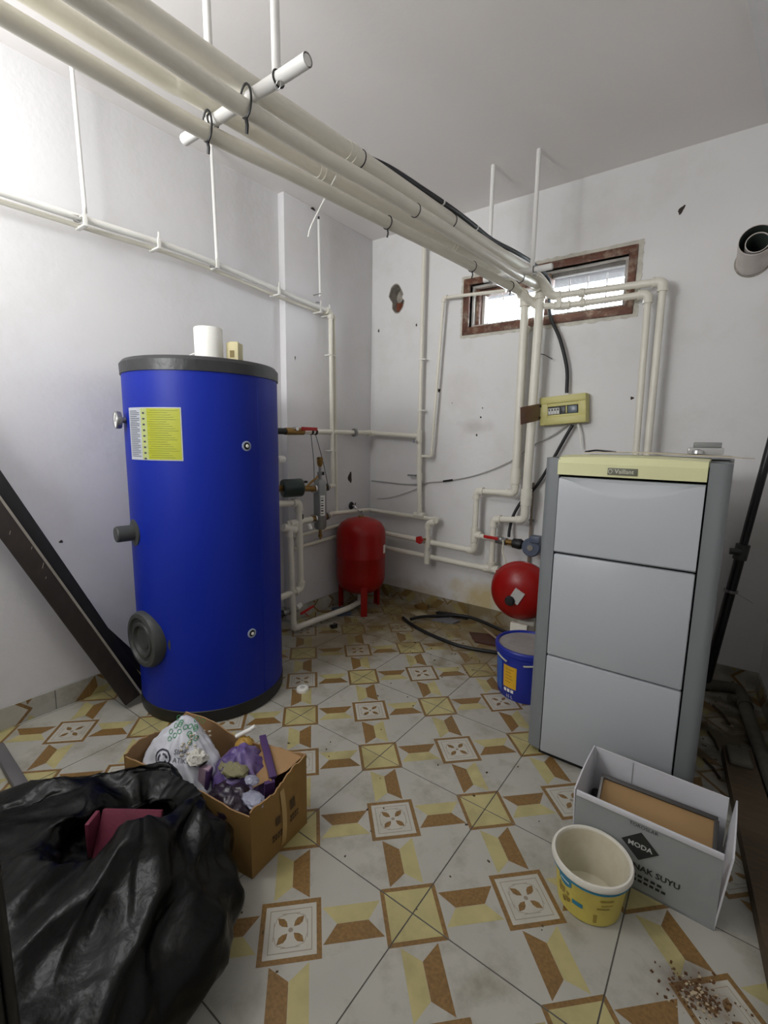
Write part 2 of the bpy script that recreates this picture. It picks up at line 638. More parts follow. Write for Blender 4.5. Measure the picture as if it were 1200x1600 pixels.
for k in range(28):
    t = 2 * PI * k / 28
    rr = 1 + 0.1 * math.sin(3 * t + 1) + 0.06 * math.sin(7 * t)
    x, z = 0.056 * math.cos(t) * rr, 0.098 * math.sin(t)
    if z < 0:
        x += 0.012
    else:
        x -= 0.008
    if abs(z) < 0.02:
        x *= 0.86
    ring.append((-1.538 + x, 2.258 + z))
hc.add([(x, YB - 0.02, z) for x, z in ring] + [(x, YB + 0.085, z) for x, z in ring],
       [tuple(range(28)), tuple(range(55, 27, -1))] + [(k, k + 28, (k + 1) % 28 + 28, (k + 1) % 28) for k in range(28)])
cut(wall_back, hc.build('c', raw_m, smooth=False))
# broken rim and brick in the hole
rim = MB()
n = 28
rim.add([(x + (x + 1.538) * 0.10, YB - 0.0015, z + (z - 2.258) * 0.08) for x, z in ring] + [(x, YB - 0.001, z) for x, z in ring] + [(-1.538 + (x + 1.538) * 0.9, YB + 0.084, 2.258 + (z - 2.258) * 0.9) for x, z in ring],
        [(k, (k + 1) % n, (k + 1) % n + n, k + n) for k in range(n)] + [(k + n, (k + 1) % n + n, (k + 1) % n + 2 * n, k + 2 * n) for k in range(n)] + [tuple(range(2 * n, 3 * n))])
rim.build('hole_lining', raw_m, wall_back)
brick_m = mat('clay_brick', (120, 66, 46), 0.9, var=0.3, scale=40, bump=0.5, bscale=70)
b1 = MB().box((-1.535, YB + 0.07, 2.21), (0.075, 0.05, 0.06), ry(8), bev=0.008)
b1.build('brick', brick_m, wall_back)
b1 = MB().box((-1.522, YB + 0.06, 2.268), (0.05, 0.05, 0.045), ry(-35), bev=0.01)
b1.build('brick', raw_m, wall_back)
# scuffs and drilled spots on the back wall
spot_m = mat('dark_spot', (60, 52, 46), 0.9, var=0.3, scale=60)
def spot(x, z, rx_, rz_, parent, ang=0, wallx=None):
    mb = MB()
    pts = []
    for k in range(12):
        t = 2 * PI * k / 12
        rr = 1 + 0.25 * math.sin(3 * t + x * 20)
        u, v_ = rx_ * math.cos(t) * rr, rz_ * math.sin(t) * rr
        pts.append((u * math.cos(ang) - v_ * math.sin(ang), u * math.sin(ang) + v_ * math.cos(ang)))
    if wallx is None:
        mb.add([(x + a, YB - 0.0012, z + b) for a, b in pts] + [(x + a * 0.5, YB - 0.003, z + b * 0.5) for a, b in pts],
               [tuple(range(12, 24))] + [(k, (k + 1) % 12, (k + 1) % 12 + 12, k + 12) for k in range(12)])
    else:
        mb.add([(wallx + 0.0012, x + a, z + b) for a, b in pts] + [(wallx + 0.003, x + a * 0.5, z + b * 0.5) for a, b in pts],
               [tuple(range(12, 24))] + [(k, (k + 1) % 12, (k + 1) % 12 + 12, k + 12) for k in range(12)])
    mb.build('scuff_mark', spot_m, parent)
for (x, z, a, b, g) in [(0.216, 2.412, 0.011, 0.022, -0.5), (0.071, 1.490, 0.009, 0.008, 0), (-1.697, 2.053, 0.007, 0.012, 0), (-1.359, 2.053, 0.006, 0.010, 0),
                        (-0.854, 1.282, 0.006, 0.008, 0), (-1.158, 1.590, 0.010, 0.014, 0.5), (-0.83, 1.40, 0.006, 0.006, 0), (-0.82, 1.46, 0.004, 0.005, 0), (-1.05, 1.5, 0.003, 0.004, 0)]:
    spot(x, z, a, b, wall_back, g)
for (y, z, a, b) in [(1.793, 0.955, 0.022, 0.04), (1.42, 2.69, 0.02, 0.008), (1.25, 1.75, 0.004, 0.012)]:
    spot(y, z, a, b, wall_left, 0, XP)
spot(-0.12, 0.77, 0.008, 0.006, wall_left, 0, XL)

# skirting tiles
SKH = 0.095
def skirting(name, p0, p1, nrm, seed):
    rnd = random.Random(seed)
    p0, p1, nrm = Vector(p0), Vector(p1), Vector(nrm).normalized()
    d_ = (p1 - p0)
    Lg = d_.length
    d_.normalize()
    root = struct(MB().box((p0 + p1) / 2 + nrm * 0.003 + Vector((0, 0, SKH / 2 - 0.001)), (Lg, 0.006, SKH - 0.004),
                           Matrix(((d_.x, -d_.y, 0), (d_.y, d_.x, 0), (0, 0, 1)))).build(name, grout_m, smooth=False))
    u = 0.0
    while u < Lg - 0.02:
        ln = min(TS, Lg - u)
        y0 = rnd.choice([-0.16, -0.05, 0.05, -0.12])
        flip = rnd.choice([1, -1])
        sh = rnd.uniform(-0.1, 0.1)
        mb = MB()
        th = 0.010
        def mp(x, y, h):
            return p0 + d_ * (u + x) + nrm * h + Vector((0, 0, y))
        e = 0.0015
        c4 = [(e, 0.001), (ln - e, 0.001), (ln - e, SKH), (e, SKH)]
        mb.add([mp(x, y, th) for x, y in c4] + [mp(x, y, 0.002) for x, y in c4],
               [(0, 1, 2, 3), (7, 6, 5, 4)] + [(k, k + 4, (k + 1) % 4 + 4, (k + 1) % 4) for k in range(4)], 0)
        for poly, mi, lay in POLYS:
            if lay == 3:
                continue
            q = [(flip * x + TS / 2 + sh, y - y0) for x, y in poly]
            q = clip_poly(q, [(-1, 0, -e), (1, 0, ln - e), (0, -1, -0.001), (0, 1, SKH)])
            if q:
                mb.poly([mp(x, y, th + 0.0003 * lay) for x, y in q], mi)
        mb.build('skirting_tile', TILEM, root, smooth=False)
        u += ln
    return root
skirting('baseboard_left', (XL, YF, 0), (XL, YP, 0), (1, 0, 0), 3)
skirting('baseboard_pillar', (XP, YP, 0), (XP, YB, 0), (1, 0, 0), 8)
skirting('baseboard_back', (XP + 0.012, YB, 0), (xr(YB), YB, 0), (0, -1, 0), 5)
skirting('baseboard_right', (xr(YB - 0.012), YB - 0.012, 0), (xr(YF), YF, 0), (-1, -0.105, 0), 6)

# ------------------------------------------------------------------ window
brown_m = mat('brown_window_paint', (92, 54, 36), 0.6, var=0.25, scale=25, dirt=(176, 160, 140), dscale=16, damt=0.75, bump=0.25, bscale=80)
mort_m = mat('chipped_plaster', (200, 196, 184), 0.9, var=0.12, scale=22, bump=0.4, bscale=60)
wfr_m = mat('grey_white_frame', (186, 180, 174), 0.6, var=0.15, scale=18, dirt=(110, 100, 92), dscale=12, damt=0.5)
seal_m = mat('grey_sealant', (112, 108, 104), 0.7, var=0.2, scale=20)
win = struct(MB().box(((WX0 + WX1) / 2, YB + 0.205, WZ0 + 0.006), (WX1 - WX0, 0.03, 0.012)).build('window_1', mort_m, smooth=False))
win['label'] = 'small high basement window with chipped brown frame on the back wall'
def wbar(x0, x1, z0, z1, y0, y1, name, m_, bev=0.002):
    MB().box(((x0 + x1) / 2, (y0 + y1) / 2, (z0 + z1) / 2), (x1 - x0, y1 - y0, z1 - z0), bev=bev).build(name, m_, win)
# ragged plaster border patches round the frame
for (x0, x1, z0, z1) in [(-1.005, 0.055, 1.918, 1.938), (-1.005, 0.055, 2.288, 2.312), (-1.008, -0.988, 1.92, 2.31), (0.035, 0.062, 1.92, 2.312)]:
    mb = MB()
    nx = 40
    horiz = (x1 - x0) > (z1 - z0)
    vs, fs = [], []
    for k in range(nx + 1):
        t = k / nx
        j1, j2 = random.uniform(-0.005, 0.005), random.uniform(-0.004, 0.004)
        if horiz:
            x = x0 + (x1 - x0) * t
            vs += [(x, YB - 0.003, z0 + j1), (x, YB - 0.003, z1 + j2), (x, YB + 0.004, z0 + j1), (x, YB + 0.004, z1 + j2)]
        else:
            z = z0 + (z1 - z0) * t
            vs += [(x0 + j1, YB - 0.0035, z), (x1 + j2, YB - 0.0035, z), (x0 + j1, YB + 0.004, z), (x1 + j2, YB + 0.004, z)]
    for k in range(nx):
        a = 4 * k
        fs += [(a, a + 4, a + 5, a + 1), (a, a + 2, a + 6, a + 4), (a + 1, a + 5, a + 7, a + 3)]
    mb.add(vs, fs).build('plaster_edge', mort_m, win)
fy0, fy1 = YB - 0.012, YB + 0.10
wbar(-0.99, 0.035, 1.938, 1.985, fy0, fy1 - 0.06, 'frame_rail', brown_m)
wbar(-0.99, 0.035, 2.25, 2.29, fy0, fy1 - 0.06, 'frame_rail', brown_m)
wbar(-0.99, -0.945, 1.985, 2.25, fy0, fy1 - 0.06, 'frame_stile', brown_m)
wbar(-0.005, 0.035, 1.985, 2.25, fy0, fy1 - 0.06, 'frame_stile', brown_m)
iy0, iy1 = YB + 0.03, YB + 0.075
wbar(-0.945, -0.005, 1.985, 2.003, iy0, iy1, 'sash_rail', wfr_m)
wbar(-0.945, -0.005, 2.235, 2.25, iy0, iy1, 'sash_rail', wfr_m)
wbar(-0.945, -0.93, 2.003, 2.235, iy0, iy1, 'sash_stile', wfr_m)
wbar(-0.028, -0.005, 2.003, 2.235, iy0, iy1, 'sash_stile', wfr_m)
wbar(-0.475, -0.43, 2.003, 2.235, iy0 - 0.01, iy1 + 0.03, 'mullion', brown_m)
wbar(-0.43, -0.028, 2.213, 2.235, iy0 + 0.008, iy1, 'sealant_strip', seal_m)
# left sash stands open a little, deeper brown jambs
wbar(-0.93, -0.905, 2.003, 2.235, YB + 0.06, YB + 0.2, 'jamb', brown_m)
wbar(-0.905, -0.885, 2.01, 2.225, YB + 0.10, YB + 0.15, 'jamb', wfr_m)
wbar(-0.93, -0.475, 2.2, 2.235, YB + 0.09, YB + 0.14, 'jamb', brown_m)
wbar(-0.885, -0.475, 2.003, 2.018, YB + 0.10, YB + 0.14, 'jamb', brown_m)
gl = bpy.data.materials.new('window_glass')
gl.use_nodes = True
nt = gl.node_tree
nt.nodes.remove(nt.nodes['Principled BSDF'])
tr_, gs_, mx_ = nt.nodes.new('ShaderNodeBsdfTransparent'), nt.nodes.new('ShaderNodeBsdfGlossy'), nt.nodes.new('ShaderNodeMixShader')
nzg = nt.nodes.new('ShaderNodeTexNoise'); nzg.inputs['Scale'].default_value = 14
mrg = nt.nodes.new('ShaderNodeMapRange'); mrg.inputs['To Min'].default_value = 0.04; mrg.inputs['To Max'].default_value = 0.16
nt.links.new(nzg.outputs['Fac'], mrg.inputs['Value'])
gs_.inputs['Roughness'].default_value = 0.1
tr_.inputs['Color'].default_value = (0.93, 0.95, 0.96, 1)
nt.links.new(mrg.outputs[0], mx_.inputs['Fac'])
nt.links.new(tr_.outputs[0], mx_.inputs[1]); nt.links.new(gs_.outputs[0], mx_.inputs[2])
nt.links.new(mx_.outputs[0], nt.nodes['Material Output'].inputs['Surface'])
wbar(-0.43, -0.028, 2.003, 2.213, YB + 0.05, YB + 0.054, 'pane', gl, 0)
wbar(-0.885, -0.475, 2.018, 2.2, YB + 0.118, YB + 0.122, 'pane', gl, 0)
bar_m = mat('outside_bar_paint', (190, 184, 180), 0.6, var=0.1)
for k in range(9):
    x = -0.90 + k * 0.107
    MB().tube([(x, YB + 0.185, 1.98), (x, YB + 0.185, 2.255)], 0.0045, 8).build('grille_bar', bar_m, win)
# concrete ledge outside above the window
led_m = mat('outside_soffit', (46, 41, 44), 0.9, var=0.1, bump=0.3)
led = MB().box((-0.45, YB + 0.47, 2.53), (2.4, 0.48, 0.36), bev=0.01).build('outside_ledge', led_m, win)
wbar(WX0, WX1, 2.236, 2.2495, YB + 0.085, YB + 0.219, 'head_shade_strip', led_m)  # added dark strip, stands in for shade on the sky-lit lintel underside
ogr_m = mat('outside_ground', (96, 92, 86), 0.9, var=0.1)
MB().box((-0.45, YB + 2.2, 1.70), (7, 3.9, 0.1)).build('outside_ground', ogr_m, win)

# ------------------------------------------------------------------ blue water tank
TC = Vector((-1.424, 0.366, 0))
TR, TH = 0.329, 1.555
tank = thing('hot_water_tank', TC, 'tall blue cylindrical hot water tank with black lid and base ring', 'water tank')
prof = [(0.0, 0.05), (TR, 0.05), (TR + 0.001, 0.4), (TR + 0.001, 1.2), (TR, 1.505), (0.0, 1.505)]
MB().lathe(prof, TC, seg=72).build('shell', blue_m, tank)
MB().lathe([(0.0, 0.0), (TR - 0.004, 0.0), (TR + 0.003, 0.012), (TR + 0.003, 0.06), (TR - 0.004, 0.066), (0.0, 0.066)], TC, seg=72).build('base_ring', blk_m, tank)
lid_m = mat('tank_lid_plastic', (46, 47, 48), 0.4, var=0.08, scale=14, bump=0.25, bscale=30)
MB().lathe([(TR - 0.003, 1.498), (TR + 0.005, 1.498), (TR + 0.006, 1.54), (TR - 0.006, TH), (0.2, TH + 0.006), (0.0, TH + 0.006)], TC, seg=72).build('lid', lid_m, tank)
seam_m = mat('tank_seam', (30, 50, 150), 0.5)
def cylp(a, z, r=TR + 0.0018):
    t = math.radians(a)
    return TC + Vector((r * math.cos(t), r * math.sin(t), z))
MB().tube([cylp(8, z, TR - 0.0015) for z in (0.07, 0.7, 1.49)], 0.004, 6).build('shell_seam', blue_m, tank)
def cyl_patch(a0, a1, z0, z1, name, m_, parent, r=TR + 0.0025, n=10):
    vs = []
    for k in range(n + 1):
        a = a0 + (a1 - a0) * k / n
        vs += [cylp(a, z0, r), cylp(a, z1, r)]
    mb = MB().add(vs, [(2 * k, 2 * k + 2, 2 * k + 3, 2 * k + 1) for k in range(n)])
    return mb
lab_s = mat('label_silver', (172, 176, 184), 0.45, var=0.04)
lab_y = mat('label_yellow_green', (164, 168, 24), 0.5, var=0.05)
lab_g = mat('label_grey_green', (168, 176, 112), 0.5, var=0.05)
ink_m = mat('print_ink', (58, 62, 70), 0.6)
inkg_m = mat('print_ink_green', (112, 120, 30), 0.6)
cyl_patch(-93.3, -47.8, 1.146, 1.355, 'label', lab_s, tank).build('rating_label', lab_s, tank)
lbl = [o for o in tank.children if o.name.startswith('rating_label')][0]
lbl['label'] = 'silver and yellow-green rating label'
cyl_patch(-76.5, -48.6, 1.150, 1.351, '', None, None, TR + 0.0030).build('yellow_panel', lab_y, lbl)
cyl_patch(-79.0, -73.2, 1.150, 1.351, '', None, None, TR + 0.0034).build('symbol_column', lab_g, lbl)
mb = MB()
for k in range(26):
    z = 1.34 - k * 0.0072
    a1 = -80.5 if k % 3 else -83 
    b_ = cyl_patch(-91.5, a1, z, z + 0.0022, '', None, None, TR + 0.0034, 4)
    mb.add(b_.v, b_.f, 0)
for k in range(9):
    z = 1.332 - k * 0.0225
    b_ = cyl_patch(-77.3, -75.2, z - 0.003, z + 0.004, '', None, None, TR + 0.0038, 3)
    mb.add(b_.v, b_.f, 0)
mb.build('fine_print', ink_m, lbl)
mb = MB()
for k in range(22):
    z = 1.342 - k * 0.0088
    b_ = cyl_patch(-72.5 + (1.5 if k % 4 == 0 else 0), -50 - (k * 7 % 9), z, z + 0.0016, '', None, None, TR + 0.0035, 6)
    mb.add(b_.v, b_.f, 0)
mb.build('fine_print', inkg_m, lbl)
def radial(a):
    t = math.radians(a)
    return Vector((math.cos(t), math.sin(t), 0))
# thermometer
a = -103
d_ = radial(a)
g = MB().lathe([(0.0, 0.0), (0.012, 0.0), (0.012, 0.02), (0.034, 0.022), (0.036, 0.03), (0.036, 0.04), (0.032, 0.044)], cylp(a, 1.306, TR - 0.004), d_, 28)
tm = g.build('thermometer', steel_m, tank)
MB().lathe([(0.0325, 0.042), (0.0, 0.042)], cylp(a, 1.306, TR - 0.004), d_, 28).build('dial', mat('dial_white', (235, 235, 232), 0.4), tm)
q = cylp(a, 1.306, TR + 0.0385)
t_ = Vector((-d_.y, d_.x, 0))
MB().tube([q - t_ * 0.004 - V(0, 0, 0.006), q + t_ * 0.012 + V(0, 0, 0.02)], 0.0015, 6).build('needle', blk_m, tm)
# grey side stub with collar
a = -99
MB().lathe([(0.0, 0.0), (0.058, 0.0), (0.058, 0.008), (0.034, 0.012), (0.034, 0.075), (0.030, 0.08), (0.0, 0.08)], cylp(a, 0.832, TR - 0.006), radial(a), 28).build('capped_stub', grey_m, tank)
# inspection flange cover
a = -90
MB().lathe([(0.0, 0.0), (0.142, 0.0), (0.142, 0.012), (0.124, 0.018), (0.126, 0.05), (0.118, 0.066), (0.100, 0.07), (0.094, 0.058), (0.080, 0.058), (0.076, 0.066), (0.064, 0.066), (0.060, 0.052), (0.044, 0.050), (0.040, 0.056), (0.0, 0.052)], cylp(a, 0.366, TR - 0.042), radial(a), 48).build('inspection_cover', grey_m, tank)
for z in (1.207, 0.377):
    a = -3.8
    pg = MB().lathe([(0.0, 0.0), (0.021, 0.0), (0.021, 0.004), (0.015, 0.005), (0.014, -0.002), (0.0, -0.002)], cylp(a, z, TR), radial(a), 24).build('plug_rosette', mat('plug_collar', (160, 170, 190), 0.35), tank)
    MB().lathe([(0.0135, 0.0), (0.0135, 0.004), (0.009, 0.0045), (0.008, 0.008), (0.0, 0.008)], cylp(a, z, TR), radial(a), 20).build('plug', blkgl_m, pg)
    MB().lathe([(0.0075, 0.008), (0.006, 0.011), (0.0, 0.011)], cylp(a, z, TR), radial(a), 16).build('plug_tip', pprw_m, pg)
# things on top of the tank
z = TH + 0.006
rl = thing('white_roll', (-1.365, 0.365, z), 'white cylindrical roll standing on the blue tank lid', 'roll')
MB().lathe([(0.025, 0.0), (0.060, 0.0), (0.061, 0.15), (0.058, 0.155), (0.026, 0.155), (0.025, 0.0)], (-1.365, 0.365, z), (0.01, -0.02, 1), 36).build('roll_body', pprw_m, rl)
MB().lathe([(0.026, 0.003), (0.026, 0.158), (0.023, 0.158), (0.023, 0.003)], (-1.365, 0.365, z), (0.01, -0.02, 1), 24).build('core', mat('core_card', (170, 150, 120), 0.8), rl)
bg_m = mat('beige_card', (196, 186, 146), 0.7, var=0.08)
bx = MB().box((-1.305, 0.455, z + 0.05), (0.055, 0.055, 0.10), rz(30), bev=0.002)
bb = bx.build('small_carton', bg_m, origin=(-1.305, 0.455, z))
tag(bb, 'small beige carton behind the white roll on the tank lid', 'carton')
MB().box((-1.305, 0.455, z + 0.102), (0.036, 0.036, 0.006), rz(38), bev=0.001).build('flap', bg_m, bb)
MB().box((-1.291, 0.4302, z + 0.05), (0.02, 0.002, 0.03), rz(30)).build('print_mark', mat('carton_print', (120, 104, 60), 0.7), bb)
wp = smooth_path([(-1.56, 0.30, z + 0.003), (-1.50, 0.32, z + 0.025), (-1.46, 0.34, z + 0.05), (-1.425, 0.36, z + 0.055)])
tag(MB().tube(wp, 0.003, 8).build('white_tube_end', pprw_m, origin=(-1.5, 0.32, z)), 'thin white hose end curling beside the white roll on the tank', 'hose')

# ------------------------------------------------------------------ boiler
BX0, BX1, BY0, BY1, BH = -0.006, 0.562, 0.85, 1.56, 1.19
boiler = thing('floor_boiler', (0.278, 1.17, 0), 'white and grey floor-standing boiler with three front panels', 'boiler')
door_m = mat('boiler_white', (174, 178, 182), 0.35, var=0.015, scale=2)
side_m = mat('boiler_grey', (122, 126, 128), 0.45, var=0.03, scale=3)
cap_m = mat('boiler_cream_green', (214, 214, 166), 0.4, var=0.02)
gap_m = mat('boiler_gap_black', (16, 16, 18), 0.6)
MB().box(((BX0 + BX1) / 2, (BY0 + BY1) / 2 + 0.03, 0.59), (BX1 - BX0 - 0.06, BY1 - BY0 - 0.06, 1.16)).build('core_casing', gap_m, boiler, smooth=False)
MB().box(((BX0 + BX1) / 2, 0.895, 0.0125), (BX1 - BX0 - 0.10, 0.06, 0.025)).build('plinth', gap_m, boiler, smooth=False)
def side_panel(sgn):
    # rounded front corner post plus flat side sheet
    xo = BX0 if sgn < 0 else BX1
    xi = BX0 + 0.056 if sgn < 0 else BX1 - 0.058
    pts = []
    for k in range(7):
        t = k / 6 * PI / 2
        r = 0.03
        pts.append((xo - sgn * (r - r * math.sin(t)) if False else xo + (-sgn) * r * (1 - math.cos(t)), BY0 + 0.006 + r * (1 - math.sin(t))))
    # outline: from side going forward, round the corner, to the inner edge, back
    outl = [(xo, BY1)] + pts + [(xi, BY0 + 0.002), (xi, BY0 + 0.03), (xo - sgn * 0.012, BY0 + 0.05), (xo - sgn * 0.012, BY1)]
    n_ = len(outl)
    mb = MB().add([(x, y, 0.022) for x, y in outl] + [(x, y, BH - 0.004) for x, y in outl],
                  [tuple(range(n_)), tuple(range(2 * n_ - 1, n_ - 1, -1))] + [(k, (k + 1) % n_, (k + 1) % n_ + n_, k + n_) for k in range(n_)])
    return mb.build('side_panel', side_m, boiler, ang=30)
side_panel(-1); side_panel(1)
DX0, DX1 = 0.054, 0.499
for (z0_, z1_) in [(0.022, 0.4275), (0.4325, 0.831), (0.837, 1.118)]:
    mb = MB()
    top = z1_ > 1.0
    nx, nz = 24, 12
    if not top:
        mb.box(((DX0 + DX1) / 2, BY0 + 0.006, (z0_ + z1_) / 2), (DX1 - DX0, 0.024, z1_ - z0_), bev=0.006)
    else:
        # top door with a scooped grip along its upper edge
        vs, fs = [], []
        for k in range(nx + 1):
            x = DX0 + (DX1 - DX0) * k / nx
            u = (k / nx - 0.5) * 2
            dip = 0.048 * max(0.0, math.cos(u * PI / 2)) ** 1.3 + 0.004
            zs = [z0_, z0_ + 0.006, z1_ - dip - 0.012, z1_ - dip, z1_ - 0.002, z1_]
            ys = [BY0 + 0.002, BY0 - 0.006, BY0 - 0.006, BY0 - 0.004, BY0 + 0.010, BY0 + 0.018]
            for zz, yy in zip(zs, ys):
                vs.append((x, yy, zz))
        for k in range(nx):
            for j in range(5):
                a = k * 6 + j
                fs.append((a, a + 6, a + 7, a + 1))
        mb.add(vs, fs)
        n0 = len(mb.v)
        mb.box(((DX0 + DX1) / 2, BY0 + 0.014, (z0_ + z1_) / 2), (DX1 - DX0 - 0.002, 0.014, z1_ - z0_ - 0.002))
    mb.build('door_panel', door_m, boiler, ang=25)
# control cap
mb = MB()
vs, fs = [], []
nx = 20
for k in range(nx + 1):
    x = 0.046 + (0.5 - 0.046) * k / nx
    u = (k / nx - 0.5) * 2
    b_ = 0.022 * (1 - u * u)
    for (yy, zz) in [(BY0 + 0.02, 1.126), (BY0 - 0.002 - b_ * 0.2, 1.127), (BY0 - 0.004 - b_ * 0.2, 1.17), (BY0 + 0.006, 1.188 + b_ * 0.3), (BY0 + 0.05, 1.195 + b_ * 0.3), (BY0 + 0.2, 1.196 + b_ * 0.2)]:
        vs.append((x, yy, zz))
for k in range(nx):
    for j in range(5):
        a = k * 6 + j
        fs.append((a, a + 6, a + 7, a + 1))
fs.append(tuple(range(6))); fs.append(tuple(nx * 6 + j for j in range(5, -1, -1)))
mb.add(vs, fs)
capo = mb.build('control_cap', cap_m, boiler, ang=30)
MB().box(((BX0 + BX1) / 2, BY0 + 0.40, 1.183), (BX1 - BX0 - 0.02, 0.52, 0.012), bev=0.003).build('top_sheet', side_m, boiler)
bad_m = mat('badge_dark', (104, 104, 88), 0.5, var=0.1)
bdg = MB().box((0.262, BY0 - 0.0085, 1.147), (0.092, 0.004, 0.024), bev=0.0008).build('badge', bad_m, capo)
mb = MB()
add_text(mb, 'Vaillant', 0.021, lambda x, y: Vector((0.268 + x * 0.95, BY0 - 0.0108, 1.147 + y)))
mb.build('badge_lettering', mat('badge_text', (206, 206, 186), 0.5), bdg)
mb = MB().tube([(0.2245 + 0.006 * math.cos(t), BY0 - 0.0108, 1.147 + 0.007 * math.sin(t)) for t in [k * PI / 6 for k in range(12)]], 0.0009, 6, closed=True)
mb.build('badge_emblem', MATS['badge_text'], bdg)
# things lying on the boiler
crd_m = mat('torn_card', (196, 186, 166), 0.8, var=0.08, bump=0.2)
mb = MB()
ring = [(0.10, 0.98), (0.25, 0.955), (0.42, 0.97), (0.58, 1.00), (0.615, 1.03), (0.56, 1.08), (0.55, 1.25), (0.30, 1.28), (0.13, 1.24)]
zz = [1.204, 1.21, 1.206, 1.200, 1.198, 1.2, 1.2, 1.206, 1.204]
n_ = len(ring)
mb.add([(x, y, z_) for (x, y), z_ in zip(ring, zz)] + [(x, y, z_ + 0.003) for (x, y), z_ in zip(ring, zz)],
       [tuple(range(n_ - 1, -1, -1)), tuple(range(n_, 2 * n_))] + [(k, (k + 1) % n_, (k + 1) % n_ + n_, k + n_) for k in range(n_)])
tag(mb.build('cardboard_sheet', crd_m, origin=(0.33, 1.1, 1.2), smooth=False), 'torn beige cardboard sheet lying on top of the boiler', 'cardboard')
jx, jy, jz = 0.47, 1.22, 1.207
jb = thing('junction_box', (jx, jy, jz), 'small grey switch box with clear lower shell on top of the boiler', 'box')
MB().box((jx, jy, jz + 0.012), (0.11, 0.07, 0.024), rz(6), bev=0.004).build('clear_shell', mat('clear_grey_plastic', (190, 190, 188), 0.15, spec=0.8, alpha=0.75), jb)
MB().box((jx + 0.005, jy, jz + 0.034), (0.085, 0.06, 0.02), rz(6), bev=0.003).build('lid', mat('switch_grey', (132, 134, 132), 0.5), jb)
MB().lathe([(0.0, 0.018), (0.018, 0.012), (0.02, 0.0)], (jx - 0.02, jy - 0.035, jz + 0.002), (0, 0, 1), 16).build('foil_wad', chrome_m, jb)
tag(MB().tube(smooth_path([(0.10, 1.0, 1.208), (0.13, 1.03, 1.214), (0.17, 1.02, 1.212), (0.2, 1.04, 1.209)]), 0.0035, 8).build('cable_offcut', blk_m, origin=(0.15, 1.02, 1.208)), 'short black cable offcut on the left of the boiler top', 'cable')

# ------------------------------------------------------------------ red expansion vessels
RC = Vector((-1.555, 1.675, 0))
ev = thing('standing_expansion_vessel', RC, 'upright red expansion vessel on three legs in the far corner', 'expansion vessel')
RR = 0.177
prof = [(0.0, 0.135), (0.05, 0.136), (0.11, 0.15), (0.155, 0.185), (0.174, 0.23), (RR, 0.26), (RR, 0.40), (RR + 0.002, 0.405), (RR + 0.002, 0.42), (RR, 0.425), (RR, 0.57), (0.170, 0.61), (0.145, 0.65), (0.10, 0.675), (0.05, 0.688), (0.0, 0.69)]
MB().lathe(prof, RC, seg=48).build('shell', red_m, ev)
for a in (-42, 78, 198):
    d_ = radial(a)
    t_ = Vector((-d_.y, d_.x, 0))
    o0 = RC + d_ * 0.155
    mb = MB()
    pr = [(-0.022, 0.02), (-0.022, 0.0), (0.022, 0.0), (0.022, 0.02), (0.018, 0.02), (0.018, 0.004), (-0.018, 0.004), (-0.018, 0.02)]
    vs = []
    for z_ in (0.0, 0.24):
        vs += [o0 + t_ * x - d_ * y + d_ * 0.012 + V(0, 0, z_) for x, y in pr]
    mb.add(vs, [tuple(range(8)), tuple(range(15, 7, -1))] + [(k, (k + 1) % 8, (k + 1) % 8 + 8, k + 8) for k in range(8)])
    mb.build('leg', red_m, ev, ang=20)
MB().lathe([(0.0, 0.688), (0.022, 0.688), (0.022, 0.7), (0.0, 0.702)], RC, seg=20).build('valve_cap', brass_m, ev)
MB().tube([RC + V(0, 0, 0.10), RC + V(0, 0, 0.14)], 0.018, 14).build('bottom_port', brass_m, ev)
mb = MB()
vs = []
for k in range(5):
    t = math.radians(12 + k * 4)
    for z_ in (0.44, 0.50):
        vs.append(RC + V((RR + 0.0015) * math.cos(t), (RR + 0.0015) * math.sin(t), z_))
mb.add(vs, [(2 * k, 2 * k + 2, 2 * k + 3, 2 * k + 1) for k in range(4)])
mb.build('sticker', pprw_m, ev)

LC = Vector((-0.358, 1.60, 0.375))
lv = thing('lying_expansion_vessel', (LC.x, 1.75, 0.2), 'round bright red expansion vessel on its side beside the boiler', 'expansion vessel')
prof = [(0.0, 0.0), (0.05, 0.003), (0.10, 0.016), (0.145, 0.042), (0.166, 0.075), (0.172, 0.105), (0.175, 0.108), (0.175, 0.122), (0.172, 0.125), (0.166, 0.16), (0.14, 0.2), (0.09, 0.228), (0.0, 0.235)]
ax = Vector((-0.12, 1, 0.02)).normalized()
MB().lathe(prof, LC, ax, 48).build('shell', red_m, lv)
kc = LC + V(-0.03, 0.002, -0.03)
MB().lathe([(0.0, -0.03), (0.022, -0.029), (0.028, -0.022), (0.028, 0.008), (0.0, 0.008)], kc, ax, 24).build('valve_cap', blk_m, lv)
st = LC + V(0.005, -0.0005, 0.0)
e1 = (ax.cross(V(0, 0, 1))).normalized()
e2 = e1.cross(ax)
mb = MB()
